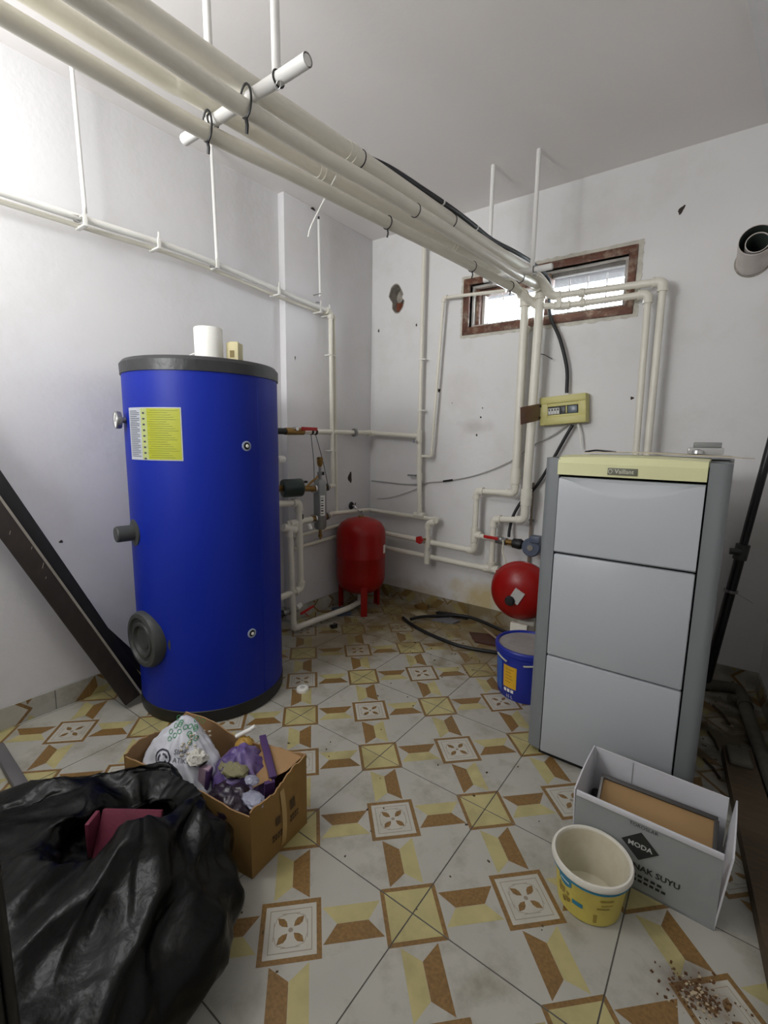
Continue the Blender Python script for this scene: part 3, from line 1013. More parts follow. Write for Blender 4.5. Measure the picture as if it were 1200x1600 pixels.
for s_, wd in ((0, 0.04),):
    R2 = Matrix.Rotation(math.radians(28), 3, ax)
    u_, v_ = R2 @ e1, R2 @ e2
    c0 = LC + e1 * 0.006 + e2 * 0.0 - ax * 0.0065
    mb.add([c0 - u_ * 0.03 - v_ * 0.04, c0 + u_ * 0.03 - v_ * 0.04, c0 + u_ * 0.03 + v_ * 0.04, c0 - u_ * 0.03 + v_ * 0.04,
            c0 - u_ * 0.03 - v_ * 0.04 + ax * 0.009, c0 + u_ * 0.03 - v_ * 0.04 + ax * 0.009, c0 + u_ * 0.03 + v_ * 0.04 + ax * 0.009, c0 - u_ * 0.03 + v_ * 0.04 + ax * 0.009],
           [(0, 1, 2, 3), (7, 6, 5, 4), (0, 4, 5, 1), (1, 5, 6, 2), (2, 6, 7, 3), (3, 7, 4, 0)])
mb.build('sticker', mat('foil_sticker', (196, 194, 190), 0.35, var=0.05), lv)
for yy in (1.66, 1.78):
    MB().box((LC.x + 0.01, yy, 0.098), (0.10, 0.03, 0.196), bev=0.004).build('cradle_block', ppr_m, lv)
MB().tube([LC + ax * 0.23, LC + ax * 0.27, V(-0.39, 1.90, 0.40)], 0.012, 12).build('port', brass_m, lv)

# ------------------------------------------------------------------ overhead pipe bundle
ZLOW, ZT, ZBAR = 2.102, 2.183, 2.14
def bundle_pipe(pts, r, m_, root):
    MB().tube(smooth_path(pts, 6), r, 20).build('pipe_length', m_, root)
lp = thing('overhead_flow_pipe', (-0.745, -0.07, ZLOW), 'lowest left cream pipe of the overhead bundle, dropping left of the window to the boiler', 'pipe', 'overhead pipes')
bundle_pipe([(-0.752, YF + 0.02, ZLOW), (-0.75, -0.5, ZLOW), (-0.747, -0.073, ZLOW), (-0.704, 0.254, ZLOW), (-0.659, 0.663, ZLOW), (-0.611, 1.086, ZLOW), (-0.572, 1.51, ZLOW), (-0.546, 1.755, 2.1), (-0.526, 1.885, 2.094)], 0.0225, ppr_m, lp)
elbow_part(lp, (-0.524, 1.92, 2.09), (-0.528, 1.7, 2.09), (-0.524, 1.92, 1.0), 0.0225)
seg_part(lp, (-0.524, 1.92, 2.06), (-0.522, 1.92, 0.935), 0.0235)
socket_part(lp, (-0.522, 1.92, 1.03), (0, 0, 1), 0.0235)
run(lp, [(-0.522, 1.92, 1.0), (-0.522, 1.92, 0.922), (-0.790, 1.945, 0.916), (-0.790, 1.945, 0.508), (-1.55, 1.95, 0.532)], 0.019)
tee_part(lp, (-0.790, 1.94, 0.622), (0, 0, 1), (1, -0.05, 0), 0.019)
seg_part(lp, (-0.79, 1.94, 0.622), (-0.62, 1.915, 0.614), 0.0165)
tie_part(lp, (-0.652, 0.72, ZLOW), (0.12, 1, 0), 0.0245)
tie_part(lp, (-0.74, -0.03, ZLOW + 0.014), (0.05, 1, 0), 0.0245, tail=0.03, wire=0.0032, rv=0.040)
tie_part(lp, (-0.588, 1.35, ZLOW), (0.1, 1, 0), 0.0245)
tie_part(lp, (-0.548, 1.74, ZLOW), (0.1, 1, 0), 0.0245, tail=0.02)

sp = thing('overhead_return_pipe', (-0.57, -0.03, ZLOW), 'second cream overhead pipe under the bar, dropping beside the fuse box', 'pipe', 'overhead pipes')
bundle_pipe([(-0.58, YF + 0.02, ZLOW), (-0.576, -0.4, ZLOW), (-0.572, -0.027, ZLOW), (-0.557, 0.197, ZLOW), (-0.521, 0.483, ZLOW), (-0.498, 0.80, ZLOW), (-0.475, 1.15, ZLOW), (-0.452, 1.60, 2.104), (-0.437, 1.87, 2.118)], 0.0225, ppr_m, sp)
elbow_part(sp, (-0.435, 1.92, 2.12), (-0.45, 1.6, 2.11), (-0.435, 1.92, 1.0), 0.0235)
seg_part(sp, (-0.435, 1.92, 2.09), (-0.448, 1.92, 0.81), 0.026)
socket_part(sp, (-0.446, 1.92, 0.905), (0, 0, 1), 0.0255)
run(sp, [(-0.447, 1.92, 0.88), (-0.448, 1.92, 0.762), (-0.660, 1.945, 0.742), (-0.660, 1.945, 0.402), (-1.55, 1.95, 0.417)], 0.019)
tee_part(sp, (-0.660, 1.945, 0.408), (1, 0, 0), (0, 0, 1), 0.019)
seg_part(sp, (-0.66, 1.94, 0.402), (-0.52, 1.92, 0.398), 0.0165)
for y_, x_ in ((0.70, -0.505), (1.64, -0.450)):
    tie_part(sp, (x_, y_, ZLOW), (0.12, 1, 0), 0.0235, tail=0.0)
tie_part(sp, (-0.566, -0.03, ZLOW + 0.014), (0.05, 1, 0), 0.0245, tail=0.035, wire=0.0032, rv=0.040)
tie_part(sp, (-0.44, 1.92, 1.905), (0, 0, 1), 0.0245, tail=0)
tie_part(sp, (-0.445, 1.92, 1.30), (0, 0, 1), 0.0245, tail=0)

tp_ = thing('overhead_top_pipe', (-0.60, -0.16, ZT), 'thickest uppermost pipe of the overhead bundle, resting on the crossbars', 'pipe', 'overhead pipes')
bundle_pipe([(-0.62, YF + 0.03, ZT), (-0.61, -0.6, ZT), (-0.602, -0.16, ZT), (-0.594, 0.03, ZT), (-0.558, 0.53, ZT), (-0.534, 0.944, ZT), (-0.518, 1.25, ZT), (-0.482, 1.68, ZT), (-0.425, 1.82, 2.15), (-0.38, 1.905, 2.085)], 0.027, ppr_m, tp_)
elbow_part(tp_, (-0.365, 1.92, 2.062), (-0.40, 1.88, 2.10), (-0.1, 1.92, 2.055), 0.018)
run(tp_, [(-0.365, 1.92, 2.062), (0.184, 1.92, 2.048), (0.188, 1.92, 1.12), (0.188, 1.60, 1.12)], 0.018)
socket_part(tp_, (-0.205, 1.92, 2.056), (1, 0, 0), 0.018, L=0.9)
socket_part(tp_, (-0.567, 0.40, ZT), (0.05, 1, 0), 0.0225, L=1.2)
tie_part(tp_, (-0.603, -0.36, ZT), (0.02, 1, 0), 0.028, mat('white_tie', (232, 230, 222), 0.5), tail=0, wire=0.003)
tie_part(tp_, (-0.565, 0.44, ZT), (0.05, 1, 0), 0.0282, tail=0)
tie_part(tp_, (-0.530, 1.02, ZT), (0.05, 1, 0), 0.0282, tail=0)
th_ = thing('overhead_inner_pipe', (-0.75, -0.07, 2.18), 'left upper cream pipe of the overhead bundle, lying above the lowest one', 'pipe', 'overhead pipes')
bundle_pipe([(-0.765, YF + 0.03, 2.18), (-0.76, -0.42, 2.18), (-0.748, -0.07, 2.18), (-0.730, 0.314, 2.18), (-0.694, 0.71, 2.18), (-0.649, 1.149, 2.18), (-0.608, 1.60, 2.175), (-0.57, 1.78, 2.14), (-0.49, 1.90, 2.055)], 0.0235, ppr_m, th_)
elbow_part(th_, (-0.47, 1.93, 2.03), (-0.50, 1.88, 2.08), (-0.3, 1.93, 2.003), 0.017)
run(th_, [(-0.47, 1.935, 2.03), (-0.31, 1.93, 2.003), (0.120, 1.93, 2.001), (0.133, 1.93, 1.12), (0.133, 1.60, 1.12)], 0.017)
socket_part(th_, (-0.200, 1.93, 2.003), (1, 0, 0), 0.017, L=0.9)
socket_part(th_, (-0.721, 0.42, 2.18), (0.12, 1, 0), 0.0205, L=1.1)
socket_part(th_, (-0.640, 1.25, 2.18), (0.12, 1, 0), 0.0205, L=1.1)
MB().box((-0.325, 1.925, 2.033), (0.03, 0.045, 0.085), bev=0.006).build('manifold_block', ppr_m, th_)
MB().box((-0.203, 1.93, 2.03), (0.014, 0.02, 0.075), bev=0.002).build('pipe_clip', ppr_m, th_)
# hangers
def hanger(y, zb, x0, x1, rods, label, near):
    h = thing('pipe_hanger', ((x0 + x1) / 2, y, zb), label, 'pipe hanger', 'pipe hangers under the ceiling')
    mb = MB().tube([(x0, y, zb), (x1, y, zb)], 0.016, 18, cap=False)
    mb.tube([(x0 + 0.001, y, zb), (x1 - 0.001, y, zb)], 0.0125, 18, cap=True)
    mb.build('crossbar', rod_m, h)
    for (x, dx) in rods:
        MB().tube([(x, y + 0.004, zb + 0.014), (x + dx, y, ZC)], 0.0115, 14).build('rod', rod_m, h)
        tie_part(h, (x + 0.012, y, zb), (1, 0, 0), 0.0185, tail=0.0)
        mbt = MB()
        ring = [V(x + 0.022, y - 0.01, zb - 0.024) + V(0.010 * math.cos(t), 0, 0.010 * math.sin(t)) for t in [k * PI / 6 for k in range(12)]]
        mbt.tube(ring, 0.0016, 6, closed=True)
        mbt.build('wire_loop', steel_m, h)
    return h
hanger(-0.008, ZBAR, -0.89, -0.357, [(-0.474, 0.0), (-0.755, 0.0)], 'white pipe hanger nearest the camera, its crossbar tied with black wire', True)
hanger(1.64, 2.128, -0.66, -0.285, [(-0.39, 0.0), (-0.636, 0.0)], 'white pipe hanger in front of the window', False)
# black power cable along the bundle into the fuse box
cb = smooth_path([(-0.560, 0.47, 2.200), (-0.548, 0.60, 2.215), (-0.538, 0.78, 2.222), (-0.520, 0.98, 2.222), (-0.512, 1.17, 2.222), (-0.508, 1.39, 2.222), (-0.468, 1.62, 2.222), (-0.445, 1.82, 2.218), (-0.41, 1.97, 2.17), (-0.41, 2.0, 2.06), (-0.395, 2.0, 1.97), (-0.332, 2.0, 1.839), (-0.281, 2.0, 1.672), (-0.271, 2.0, 1.53)], 8)
cab = thing('power_cable', (-0.5, 1.4, 2.2), 'thick black power cable running over the pipes and down into the fuse box', 'cable')
MB().tube(cb, 0.0105, 10).build('sheath', blk_m, cab)
for k in (22, 34):
    dd = (cb[k + 1] - cb[k]).normalized()
    MB().tube([cb[k] - dd * 0.004, cb[k] + dd * 0.004], 0.0122, 10).build('clip', pprw_m, cab)
cb2 = smooth_path([(-0.224, 2.0, 1.345), (-0.262, 2.0, 1.27), (-0.338, 2.0, 1.111), (-0.416, 2.0, 0.969), (-0.50, 2.0, 0.87), (-0.547, 1.985, 0.77), (-0.562, 1.975, 0.68), (-0.556, 1.955, 0.635)], 8)
tag(MB().tube(cb2, 0.0095, 10).build('pump_cable', blk_m, origin=(-0.4, 2.0, 1.0)), 'black cable looping from the fuse box down to the boiler pump', 'cable')
gw_m = mat('grey_wire', (182, 180, 176), 0.5)
gw = thing('grey_wire', (-1.0, 2.02, 0.97), 'thin grey wire sagging across the back wall with a black taped joint', 'wire')
gp = smooth_path([(-0.262, 2.02, 1.345), (-0.34, 2.02, 1.285), (-0.451, 2.022, 1.225), (-0.611, 2.022, 1.111), (-0.832, 2.025, 1.016), (-1.050, 2.03, 0.963), (-1.20, 2.03, 0.94), (-1.374, 2.03, 0.914), (-1.74, 2.03, 0.92)], 6)
MB().tube(gp, 0.0045, 8).build('core', gw_m, gw)
MB().tube([(-1.09, 2.026, 0.956), (-1.05, 2.026, 0.963), (-1.015, 2.026, 0.970)], 0.007, 8).build('tape_joint', blk_m, gw)
MB().tube(smooth_path([(-1.22, 2.03, 0.935), (-1.35, 2.03, 0.87), (-1.55, 2.03, 0.80), (-1.68, 2.03, 0.78)], 6), 0.003, 6).build('branch_wire', gw_m, gw)
tag(MB().tube(smooth_path([(-0.195, 2.0, 1.35), (-0.18, 2.0, 1.30), (-0.172, 2.0, 1.26), (-0.165, 2.005, 1.21)], 6), 0.0055, 8).build('white_wire', pprw_m, origin=(-0.18, 2.0, 1.3)), 'short white wire hanging below the fuse box', 'wire')

# ------------------------------------------------------------------ fuse box
fz_m = mat('fuse_box_yellow', (200, 193, 122), 0.45, var=0.04)
FB = Vector((-0.28, 1.985, 1.432))
fR = ry(-4.5)
fb = thing('fuse_box', FB, 'yellowed plastic fuse box on the back wall with its brown cover open', 'fuse box')
def fbp(x, y, z):
    return FB + fR @ Vector((x, y, z))
def fbox(c, s, name, m_, bev=0.002, par=None):
    return MB().box(fbp(*c), s, fR, bev=bev).build(name, m_, par or fb)
fbox((0, 0.025, 0), (0.265, 0.058, 0.165), 'back_case', fz_m, 0.004)
fbox((0, -0.012, 0.062), (0.262, 0.022, 0.040), 'front_strip', fz_m, 0.003)
fbox((0, -0.012, -0.060), (0.262, 0.022, 0.044), 'front_strip', fz_m, 0.003)
fbox((-0.108, -0.010, 0.002), (0.046, 0.018, 0.082), 'front_strip', fz_m, 0.002)
fbox((0.110, -0.010, 0.002), (0.042, 0.018, 0.082), 'front_strip', fz_m, 0.002)
fbox((0, -0.008, 0.033), (0.18, 0.014, 0.020), 'front_strip', fz_m, 0.002)
fbox((0, -0.008, -0.032), (0.18, 0.014, 0.014), 'front_strip', fz_m, 0.002)
fbox((0.0, -0.0045, -0.001), (0.178, 0.002, 0.05), 'slot_back', mat('fuse_slot_dark', (40, 42, 44), 0.6), 0)
sw_m = mat('breaker_white', (206, 206, 202), 0.4)
for k in range(4):
    b_ = fbox((-0.076 + k * 0.0165, -0.009, -0.004), (0.0155, 0.012, 0.036), 'breaker', sw_m, 0.001)
    fbox((-0.076 + k * 0.0165, -0.016, 0.004), (0.006, 0.008, 0.012), 'toggle', blk_m, 0.001, b_)
b_ = fbox((0.002, -0.007, -0.002), (0.026, 0.010, 0.042), 'breaker', mat('breaker_black', (52, 52, 54), 0.4), 0.001)
fbox((0.021, -0.008, 0.0), (0.007, 0.010, 0.042), 'spacer', fz_m, 0.001)
b_ = fbox((0.056, -0.007, -0.002), (0.052, 0.010, 0.042), 'breaker', mat('breaker_blue_grey', (92, 104, 112), 0.3), 0.001)
cov_m = mat('smoked_brown_plastic', (112, 76, 60), 0.3, var=0.05, alpha=0.93)
hp = fbp(-0.128, -0.02, 0.0)
tipd = (Vector((-0.450, 1.735, 1.385)) - hp)
dl = tipd.normalized()
up_ = V(0, 0, 1)
nn = dl.cross(up_).normalized()
Rc = Matrix((dl, nn, dl.cross(nn) * -1)).transposed()
co = MB().box(hp + dl * 0.115 + V(0, 0, 0.0), (0.215, 0.003, 0.098), Rc, bev=0.001).build('cover', cov_m, fb)
co['label'] = 'smoked brown hinged cover standing open'
for s_ in (-1, 1):
    MB().box(hp + dl * 0.008 + V(0, 0, 0.035 * s_), (0.016, 0.007, 0.014), Rc).build('hinge', blk_m, co)
MB().lathe([(0.0, 0.002), (0.005, 0.002), (0.005, 0.0)], hp + dl * 0.2 + nn * (0.002 if nn.y < 0 else -0.004), (0, -1, 0), 12).build('screw_hole', blk_m, co)

# ------------------------------------------------------------------ boiler pump and valves by the back wall
pu = thing('circulation_pump', (-0.36, 1.86, 0.55), 'blue-grey circulation pump with red-handled ball valve left of the boiler', 'pump')
pg_m = mat('pump_blue_grey', (88, 98, 116), 0.4, var=0.06)
MB().tube([(-0.62, 1.915, 0.614), (-0.55, 1.905, 0.612)], 0.024, 16).build('valve_body', steel_m, pu)
MB().tube([(-0.55, 1.905, 0.612), (-0.50, 1.897, 0.612)], 0.019, 8).build('union_nut', brass_m, pu)
MB().tube([(-0.50, 1.897, 0.612), (-0.455, 1.89, 0.613), (-0.44, 1.888, 0.613)], 0.026, 16, radii=[0.03, 0.034, 0.026]).build('flange', blk_m, pu)
hv = MB().box((-0.645, 1.875, 0.632), (0.105, 0.006, 0.02), rz(-6), bev=0.002).build('valve_handle', redh_m, pu)
MB().tube([(-0.585, 1.885, 0.63), (-0.585, 1.905, 0.62)], 0.007, 10).build('stem', steel_m, hv)
MB().lathe([(0.0, 0.0), (0.05, 0.0), (0.058, 0.012), (0.058, 0.075), (0.05, 0.085), (0.0, 0.085)], (-0.375, 1.93, 0.61), (0, -1, 0), 28).build('motor', pg_m, pu)
MB().lathe([(0.0, 0.085), (0.02, 0.085), (0.018, 0.092), (0.0, 0.092)], (-0.375, 1.93, 0.61), (0, -1, 0), 16).build('motor_cap', chrome_m, pu)
MB().box((-0.35, 1.86, 0.665), (0.06, 0.06, 0.04), bev=0.004).build('terminal_box', pg_m, pu)
MB().tube([(-0.32, 1.88, 0.612), (0.02, 1.80, 0.62), (0.02, 1.50, 0.62)], 0.017, 14).build('outlet_pipe', steel_m, pu)
bv = thing('ball_valve', (-0.5, 1.91, 0.37), 'half-hidden red-handled valve just behind the lying red vessel', 'valve')
MB().tube([(-0.52, 1.92, 0.398), (-0.43, 1.90, 0.395)], 0.022, 14).build('valve_body', steel_m, bv)
MB().box((-0.545, 1.875, 0.415), (0.11, 0.006, 0.02), rz(-6), bev=0.002).build('valve_handle', redh_m, bv)
MB().tube([(-0.50, 1.88, 0.415), (-0.50, 1.91, 0.40)], 0.006, 8).build('stem', steel_m, bv)
tag(MB().tube(smooth_path([(-0.56, 1.87, 0.625), (-0.545, 1.84, 0.60), (-0.54, 1.82, 0.56), (-0.51, 1.80, 0.52), (-0.50, 1.80, 0.48)], 6), 0.0045, 8).build('sensor_wire', mat('wire_cream', (206, 200, 180), 0.5), origin=(-0.54, 1.83, 0.55)), 'thin cream sensor wire hanging above the lying red vessel', 'wire')

# ------------------------------------------------------------------ back wall supply pipes
p1 = thing('riser_pipe', (-1.262, 1.98, 0.70), 'cream riser pipe on the back wall between the corner and the window', 'pipe')
seg_part(p1, (-1.277, 1.985, 2.70), (-1.276, 1.985, 1.30), 0.0135)
seg_part(p1, (-1.274, 1.98, 1.30), (-1.254, 1.98, 0.70), 0.0175)
tee_part(p1, (-1.274, 1.98, 1.272), (0, 0, 1), (-1, 0, 0), 0.0165)
socket_part(p1, (-1.266, 1.98, 1.10), (0, 0, 1), 0.0165, L=2.2)
socket_part(p1, (-1.262, 1.98, 0.98), (0, 0, 1), 0.0165, L=1.6)
tee_part(p1, (-1.254, 1.98, 0.70), (1, 0, -0.02), (0, 0, 1), 0.0165)
seg_part(p1, (-1.735, 1.98, 0.690), (-1.094, 1.98, 0.681), 0.0155)
elbow_part(p1, (-1.094, 1.98, 0.681), (-1.3, 1.98, 0.684), (-1.094, 1.90, 0.681), 0.0155)
for z_ in (1.80, 1.45):
    MB().box((-1.265, 1.995, z_), (0.05, 0.05, 0.008), bev=0.002).build('clip', pprw_m, p1)
MB().box((-1.34, 2.0, 0.985), (0.07, 0.02, 0.012), bev=0.002).build('pipe_bracket', steel_m, p1)
MB().lathe([(0.0, 0.0), (0.012, 0.0), (0.012, 0.03), (0.0, 0.03)], (-1.282, 1.955, 1.235), (0, -1, 0), 14).build('drain_cock', chrome_m, p1)
vp3 = thing('vent_pipe', (-0.50, 2.0, 1.0), 'thin cream pipe on the wall between the two thick drop pipes', 'pipe')
run(vp3, [(-0.535, 2.035, 1.925), (-0.535, 2.0, 1.925), (-0.533, 2.0, 1.02)], 0.012)
vp4 = thing('gas_pipe', (-0.45, 2.01, 0.5), 'thin grey-brown pipe on the wall just left of the boiler', 'pipe')
run(vp4, [(-0.438, 2.01, 0.99), (-0.438, 2.01, 0.02)], 0.008, mat('brownish_pipe', (150, 136, 120), 0.5))
MB().box((-0.438, 2.02, 0.75), (0.03, 0.02, 0.012), bev=0.002).build('clip', steel_m, vp4)
for k_, pts_ in enumerate([[(-0.49, 2.0, 1.80), (-0.46, 2.0, 1.77), (-0.42, 2.0, 1.76), (-0.37, 2.005, 1.73)], [(-0.48, 2.0, 1.83), (-0.47, 2.0, 1.76), (-0.46, 2.0, 1.70)]]):
    tag(MB().tube(smooth_path(pts_, 5), 0.0025, 6).build('loose_wire', blk_m, origin=pts_[0]), ['thin dark loose wire curling right below the window sill', 'thin dark loose wire hanging straight down below the window sill'][k_], 'wire', 'loose wires below the window')
hp1 = thing('branch_pipe', (-1.5, 1.98, 1.28), 'cream branch pipe with red-handled valve running round the corner behind the blue tank', 'pipe')
seg_part(hp1, (-1.29, 1.98, 1.270), (-1.705, 1.98, 1.29), 0.0175)
elbow_part(hp1, (-1.715, 1.985, 1.291), (-1.5, 1.98, 1.28), (-1.705, 1.5, 1.288), 0.0165)
seg_part(hp1, (-1.712, 1.975, 1.291), (-1.70, 1.24, 1.286), 0.0175)
MB().tube([(-1.700, 1.775, 1.29), (-1.700, 1.758, 1.29)], 0.03, 16).build('wall_clamp', steel_m, hp1)
MB().tube([(-1.765, 1.766, 1.29), (-1.70, 1.766, 1.29)], 0.006, 8).build('clamp_stud', steel_m, hp1)
for y_ in (1.325, 1.362):
    MB().tube([(-1.70, y_ - 0.008, 1.286), (-1.70, y_ + 0.008, 1.286)], 0.0205, 14).build('band', blk_m, hp1)
MB().tube([(-1.70, 1.25, 1.286), (-1.70, 1.10, 1.284)], 0.023, 14).build('valve_body', brass_m, hp1)
MB().tube([(-1.70, 1.10, 1.284), (-1.695, 0.90, 1.284)], 0.02, 14).build('black_hose', blk_m, hp1)
MB().tube([(-1.70, 1.165, 1.300), (-1.66, 1.165, 1.302)], 0.013, 12).build('stem', chrome_m, hp1)
MB().box((-1.655, 1.265, 1.303), (0.006, 0.14, 0.022), bev=0.002).build('valve_handle', redh_m, hp1)
p2 = thing('thin_riser_pipe', (-1.16, 1.985, 1.13), 'thin cream pipe rising right of the riser and turning toward the window', 'pipe')
run(p2, [(-1.25, 1.985, 1.128), (-1.172, 1.985, 1.128), (-1.112, 1.985, 2.186), (-0.66, 1.955, 2.150)], 0.0105)
dr = thing('drop_pipe', (-1.146, 1.93, 0.39), 'short vertical cream pipe with a red round tap above the hose', 'pipe')
run(dr, [(-1.094, 1.93, 0.668), (-1.145, 1.92, 0.662), (-1.146, 1.92, 0.395)], 0.0165)
tee_part(dr, (-1.146, 1.925, 0.408), (0, 0, 1), (0, 1, 0), 0.0165)
tee_part(dr, (-1.146, 1.925, 0.525), (0, 0, 1), (0, 1, 0), 0.0165)
MB().tube([(-1.146, 1.92, 0.545), (-1.168, 1.87, 0.545)], 0.008, 10).build('tap_stem', brass_m, dr)
kn = []
for k in range(20):
    t = 2 * PI * k / 20
    kn.append((0.027 + 0.003 * math.cos(5 * t)))
mb = MB()
vs = []
for yy in (1.868, 1.85):
    vs += [(-1.172 + kn[k] * math.cos(2 * PI * k / 20), yy, 0.545 + kn[k] * math.sin(2 * PI * k / 20)) for k in range(20)]
mb.add(vs, [tuple(range(20)), tuple(range(39, 19, -1))] + [(k, (k + 1) % 20, (k + 1) % 20 + 20, k + 20) for k in range(20)])
mb.build('tap_wheel', redh_m, dr)

# ------------------------------------------------------------------ left wall pipes
la = thing('wall_pipe', (-1.72, 0.6, 2.13), 'cream pipe pair running high along the left wall and down beside the corner', 'pipe')
MB().tube(smooth_path([(-1.72, YF + 0.02, 2.09), (-1.72, -0.25, 2.126), (-1.72, 0.03, 2.132), (-1.72, 0.5, 2.142), (-1.718, 1.08, 2.108), (-1.705, 1.47, 2.080)], 6), 0.0145, 16).build('pipe_length', pprw_m, la)
MB().tube(smooth_path([(-1.757, YF + 0.02, 2.06), (-1.757, -0.24, 2.106), (-1.755, 0.5, 2.122), (-1.75, 1.1, 2.085), (-1.73, 1.47, 2.066), (-1.715, 1.53, 2.065)], 6), 0.0105, 14).build('pipe_length', ppr_m, la)
elbow_part(la, (-1.700, 1.512, 2.075), (-1.71, 1.2, 2.09), (-1.70, 1.515, 1.5), 0.0145)
elbow_part(la, (-1.708, 1.550, 2.064), (-1.745, 1.4, 2.07), (-1.706, 1.56, 1.5), 0.0105)
seg_part(la, (-1.70, 1.512, 2.05), (-1.70, 1.532, 0.93), 0.0145)
seg_part(la, (-1.706, 1.551, 2.05), (-1.706, 1.582, 0.70), 0.0105)
for z_ in (1.80, 1.16):
    MB().box((-1.715, 1.527, z_), (0.05, 0.066, 0.008), bev=0.002).build('clip', pprw_m, la)
for y_, z_ in [(0.03, 2.128), (0.345, 2.138), (0.655, 2.138), (1.07, 2.106), (1.42, 2.082), (1.50, 2.076)]:
    c = MB()
    c.box((-1.735, y_, z_ - 0.026), (0.085, 0.018, 0.008), bev=0.002)
    c.box((-1.697, y_, z_ - 0.005), (0.008, 0.018, 0.045), bev=0.002)
    c.box((-1.697, y_, z_ + 0.028), (0.008, 0.009, 0.03), bev=0.002)
    c.build('bracket', pprw_m, la)
for k, (y_, zt, lb) in enumerate([(0.030, ZC, 'thin white rod hanging to the left wall pipe, leftmost in view'), (0.655, ZC, 'thin white rod hanging to the left wall pipe, above the blue tank'), (1.42, 2.615, 'thin white rod beside the pillar, ending just short of the ceiling')]):
    h = thing('hanging_rod', (-1.712, y_, 2.15), lb, 'rod', 'rods on the left wall')
    MB().tube([(-1.712, y_ + 0.008, 2.155), (-1.715, y_, zt)], 0.0085, 12).build('rod', rod_m, h)
    MB().tube([V(-1.700 + 0.012 * math.cos(t), y_ - 0.03 + 0.012 * math.sin(t), 2.108) for t in [k2 * PI / 6 for k2 in range(12)]], 0.0022, 6, closed=True).build('wire_loop', steel_m, h)
    if zt < ZC:
        MB().tube([(-1.715, y_, zt), (-1.715, y_, zt + 0.018)], 0.006, 8).build('bolt_end', blk_m, h)
        MB().tube([(-1.765, y_, 2.17), (-1.70, y_, 2.17)], 0.003, 6).build('stay', steel_m, h)
    else:
        MB().lathe([(0.0085, -0.004), (0.015, -0.003), (0.015, 0.0)], (-1.715, y_, zt), (0, 0, 1), 12).build('ceiling_plate', rod_m, h)
# loose dangling white strip
tag(MB().tube(smooth_path([(-0.655, 0.42, 2.15), (-0.70, 0.40, 2.07), (-0.735, 0.375, 1.99), (-0.745, 0.37, 1.955)], 6), 0.0022, 6).build('dangling_string', pprw_m, origin=(-0.70, 0.40, 2.07)), 'thin white string dangling from the overhead pipes', 'string')

# hydraulic separator and its piping
sp_m = mat('separator_grey', (148, 150, 148), 0.4, 0.5, var=0.05)
SC = Vector((-1.62, 1.322, 0.64))
hs = thing('hydraulic_separator', SC, 'grey upright cylinder separator with brass air vent behind the blue tank', 'separator')
MB().lathe([(0.0, 0.0), (0.03, 0.004), (0.042, 0.02), (0.043, 0.3), (0.036, 0.325), (0.02, 0.34), (0.0, 0.342)], SC, seg=28).build('shell', sp_m, hs)
MB().lathe([(0.012, 0.335), (0.012, 0.365), (0.018, 0.367), (0.018, 0.385), (0.009, 0.388), (0.009, 0.42), (0.0, 0.42)], SC, seg=16).build('neck', steel_m, hs)
MB().lathe([(0.010, 0.42), (0.016, 0.43), (0.020, 0.445), (0.021, 0.48), (0.012, 0.484), (0.0, 0.484)], SC, seg=16).build('air_vent', brass_m, hs)
MB().tube([SC + V(0, 0, 0.478), SC + V(0.012, -0.028, 0.478)], 0.005, 8).build('vent_cap', blk_m, hs)
MB().tube([SC + V(0, 0, 0.376), SC + V(0.02, 0.02, 0.376)], 0.012, 10).build('side_valve', blk_m, hs)
MB().lathe([(0.010, 0.005), (0.010, -0.03), (0.014, -0.032), (0.014, -0.05), (0.006, -0.052), (0.006, -0.065), (0.0, -0.065)], SC, seg=14).build('drain', brass_m, hs)
mb = MB()
ca = math.atan2(-0.92 - SC.y, 0.564 - SC.x)
vs = []
for k in range(5):
    t = ca + 0.05 + k * 0.18
    for z_ in (0.10, 0.235):
        vs.append(SC + V(0.0442 * math.cos(t), 0.0442 * math.sin(t), z_))
mb.add(vs, [(2 * k, 2 * k + 2, 2 * k + 3, 2 * k + 1) for k in range(4)])
lb_ = mb.build('sticker', pprw_m, hs)
mb = MB()
for k in range(7):
    z_ = 0.112 + k * 0.017
    pts = [SC + V(0.0448 * math.cos(ca + 0.12 + j * 0.14), 0.0448 * math.sin(ca + 0.12 + j * 0.14), z_ + h_) for j in range(4) for h_ in (0, 0.009 if k % 2 else 0.005)]
    mb.add(pts, [(2 * j, 2 * j + 2, 2 * j + 3, 2 * j + 1) for j in range(3)])
mb.build('sticker_print', ink_m, lb_)
for z_ in (0.28, 0.083):
    MB().tube([SC + V(0, 0.035, z_), SC + V(-0.01, 0.095, z_)], 0.016, 12).build('port', brass_m, hs)
    MB().tube([SC + V(-0.005, 0.06, z_), SC + V(-0.007, 0.075, z_)], 0.026, 14).build('port_flange', steel_m, hs)
    MB().tube([SC + V(0, -0.035, z_), SC + V(0.0, -0.08, z_)], 0.02, 12).build('port', brass_m, hs)
    MB().tube([SC + V(0, -0.05, z_), SC + V(0, -0.062, z_)], 0.03, 14).build('port_flange', chrome_m, hs)
run(hs, [SC + V(-0.01, 0.09, 0.28), SC + V(-0.06, 0.20, 0.277)], 0.015)
run(hs, [SC + V(-0.01, 0.09, 0.083), (-1.70, 1.52, 0.718), (-1.72, 1.97, 0.692)], 0.0155, elbows=False)
for (a_, b_) in [((-1.70, 1.322, 1.27), (-1.645, 1.295, 0.92)), ((-1.70, 1.365, 1.27), (-1.60, 1.385, 0.90))]:
    MB().tube(smooth_path([a_, (Vector(a_) + Vector(b_)) / 2 + V(0.005, 0.004, 0), b_], 5), 0.0022, 6).build('suspension_wire', blk_m, hs)
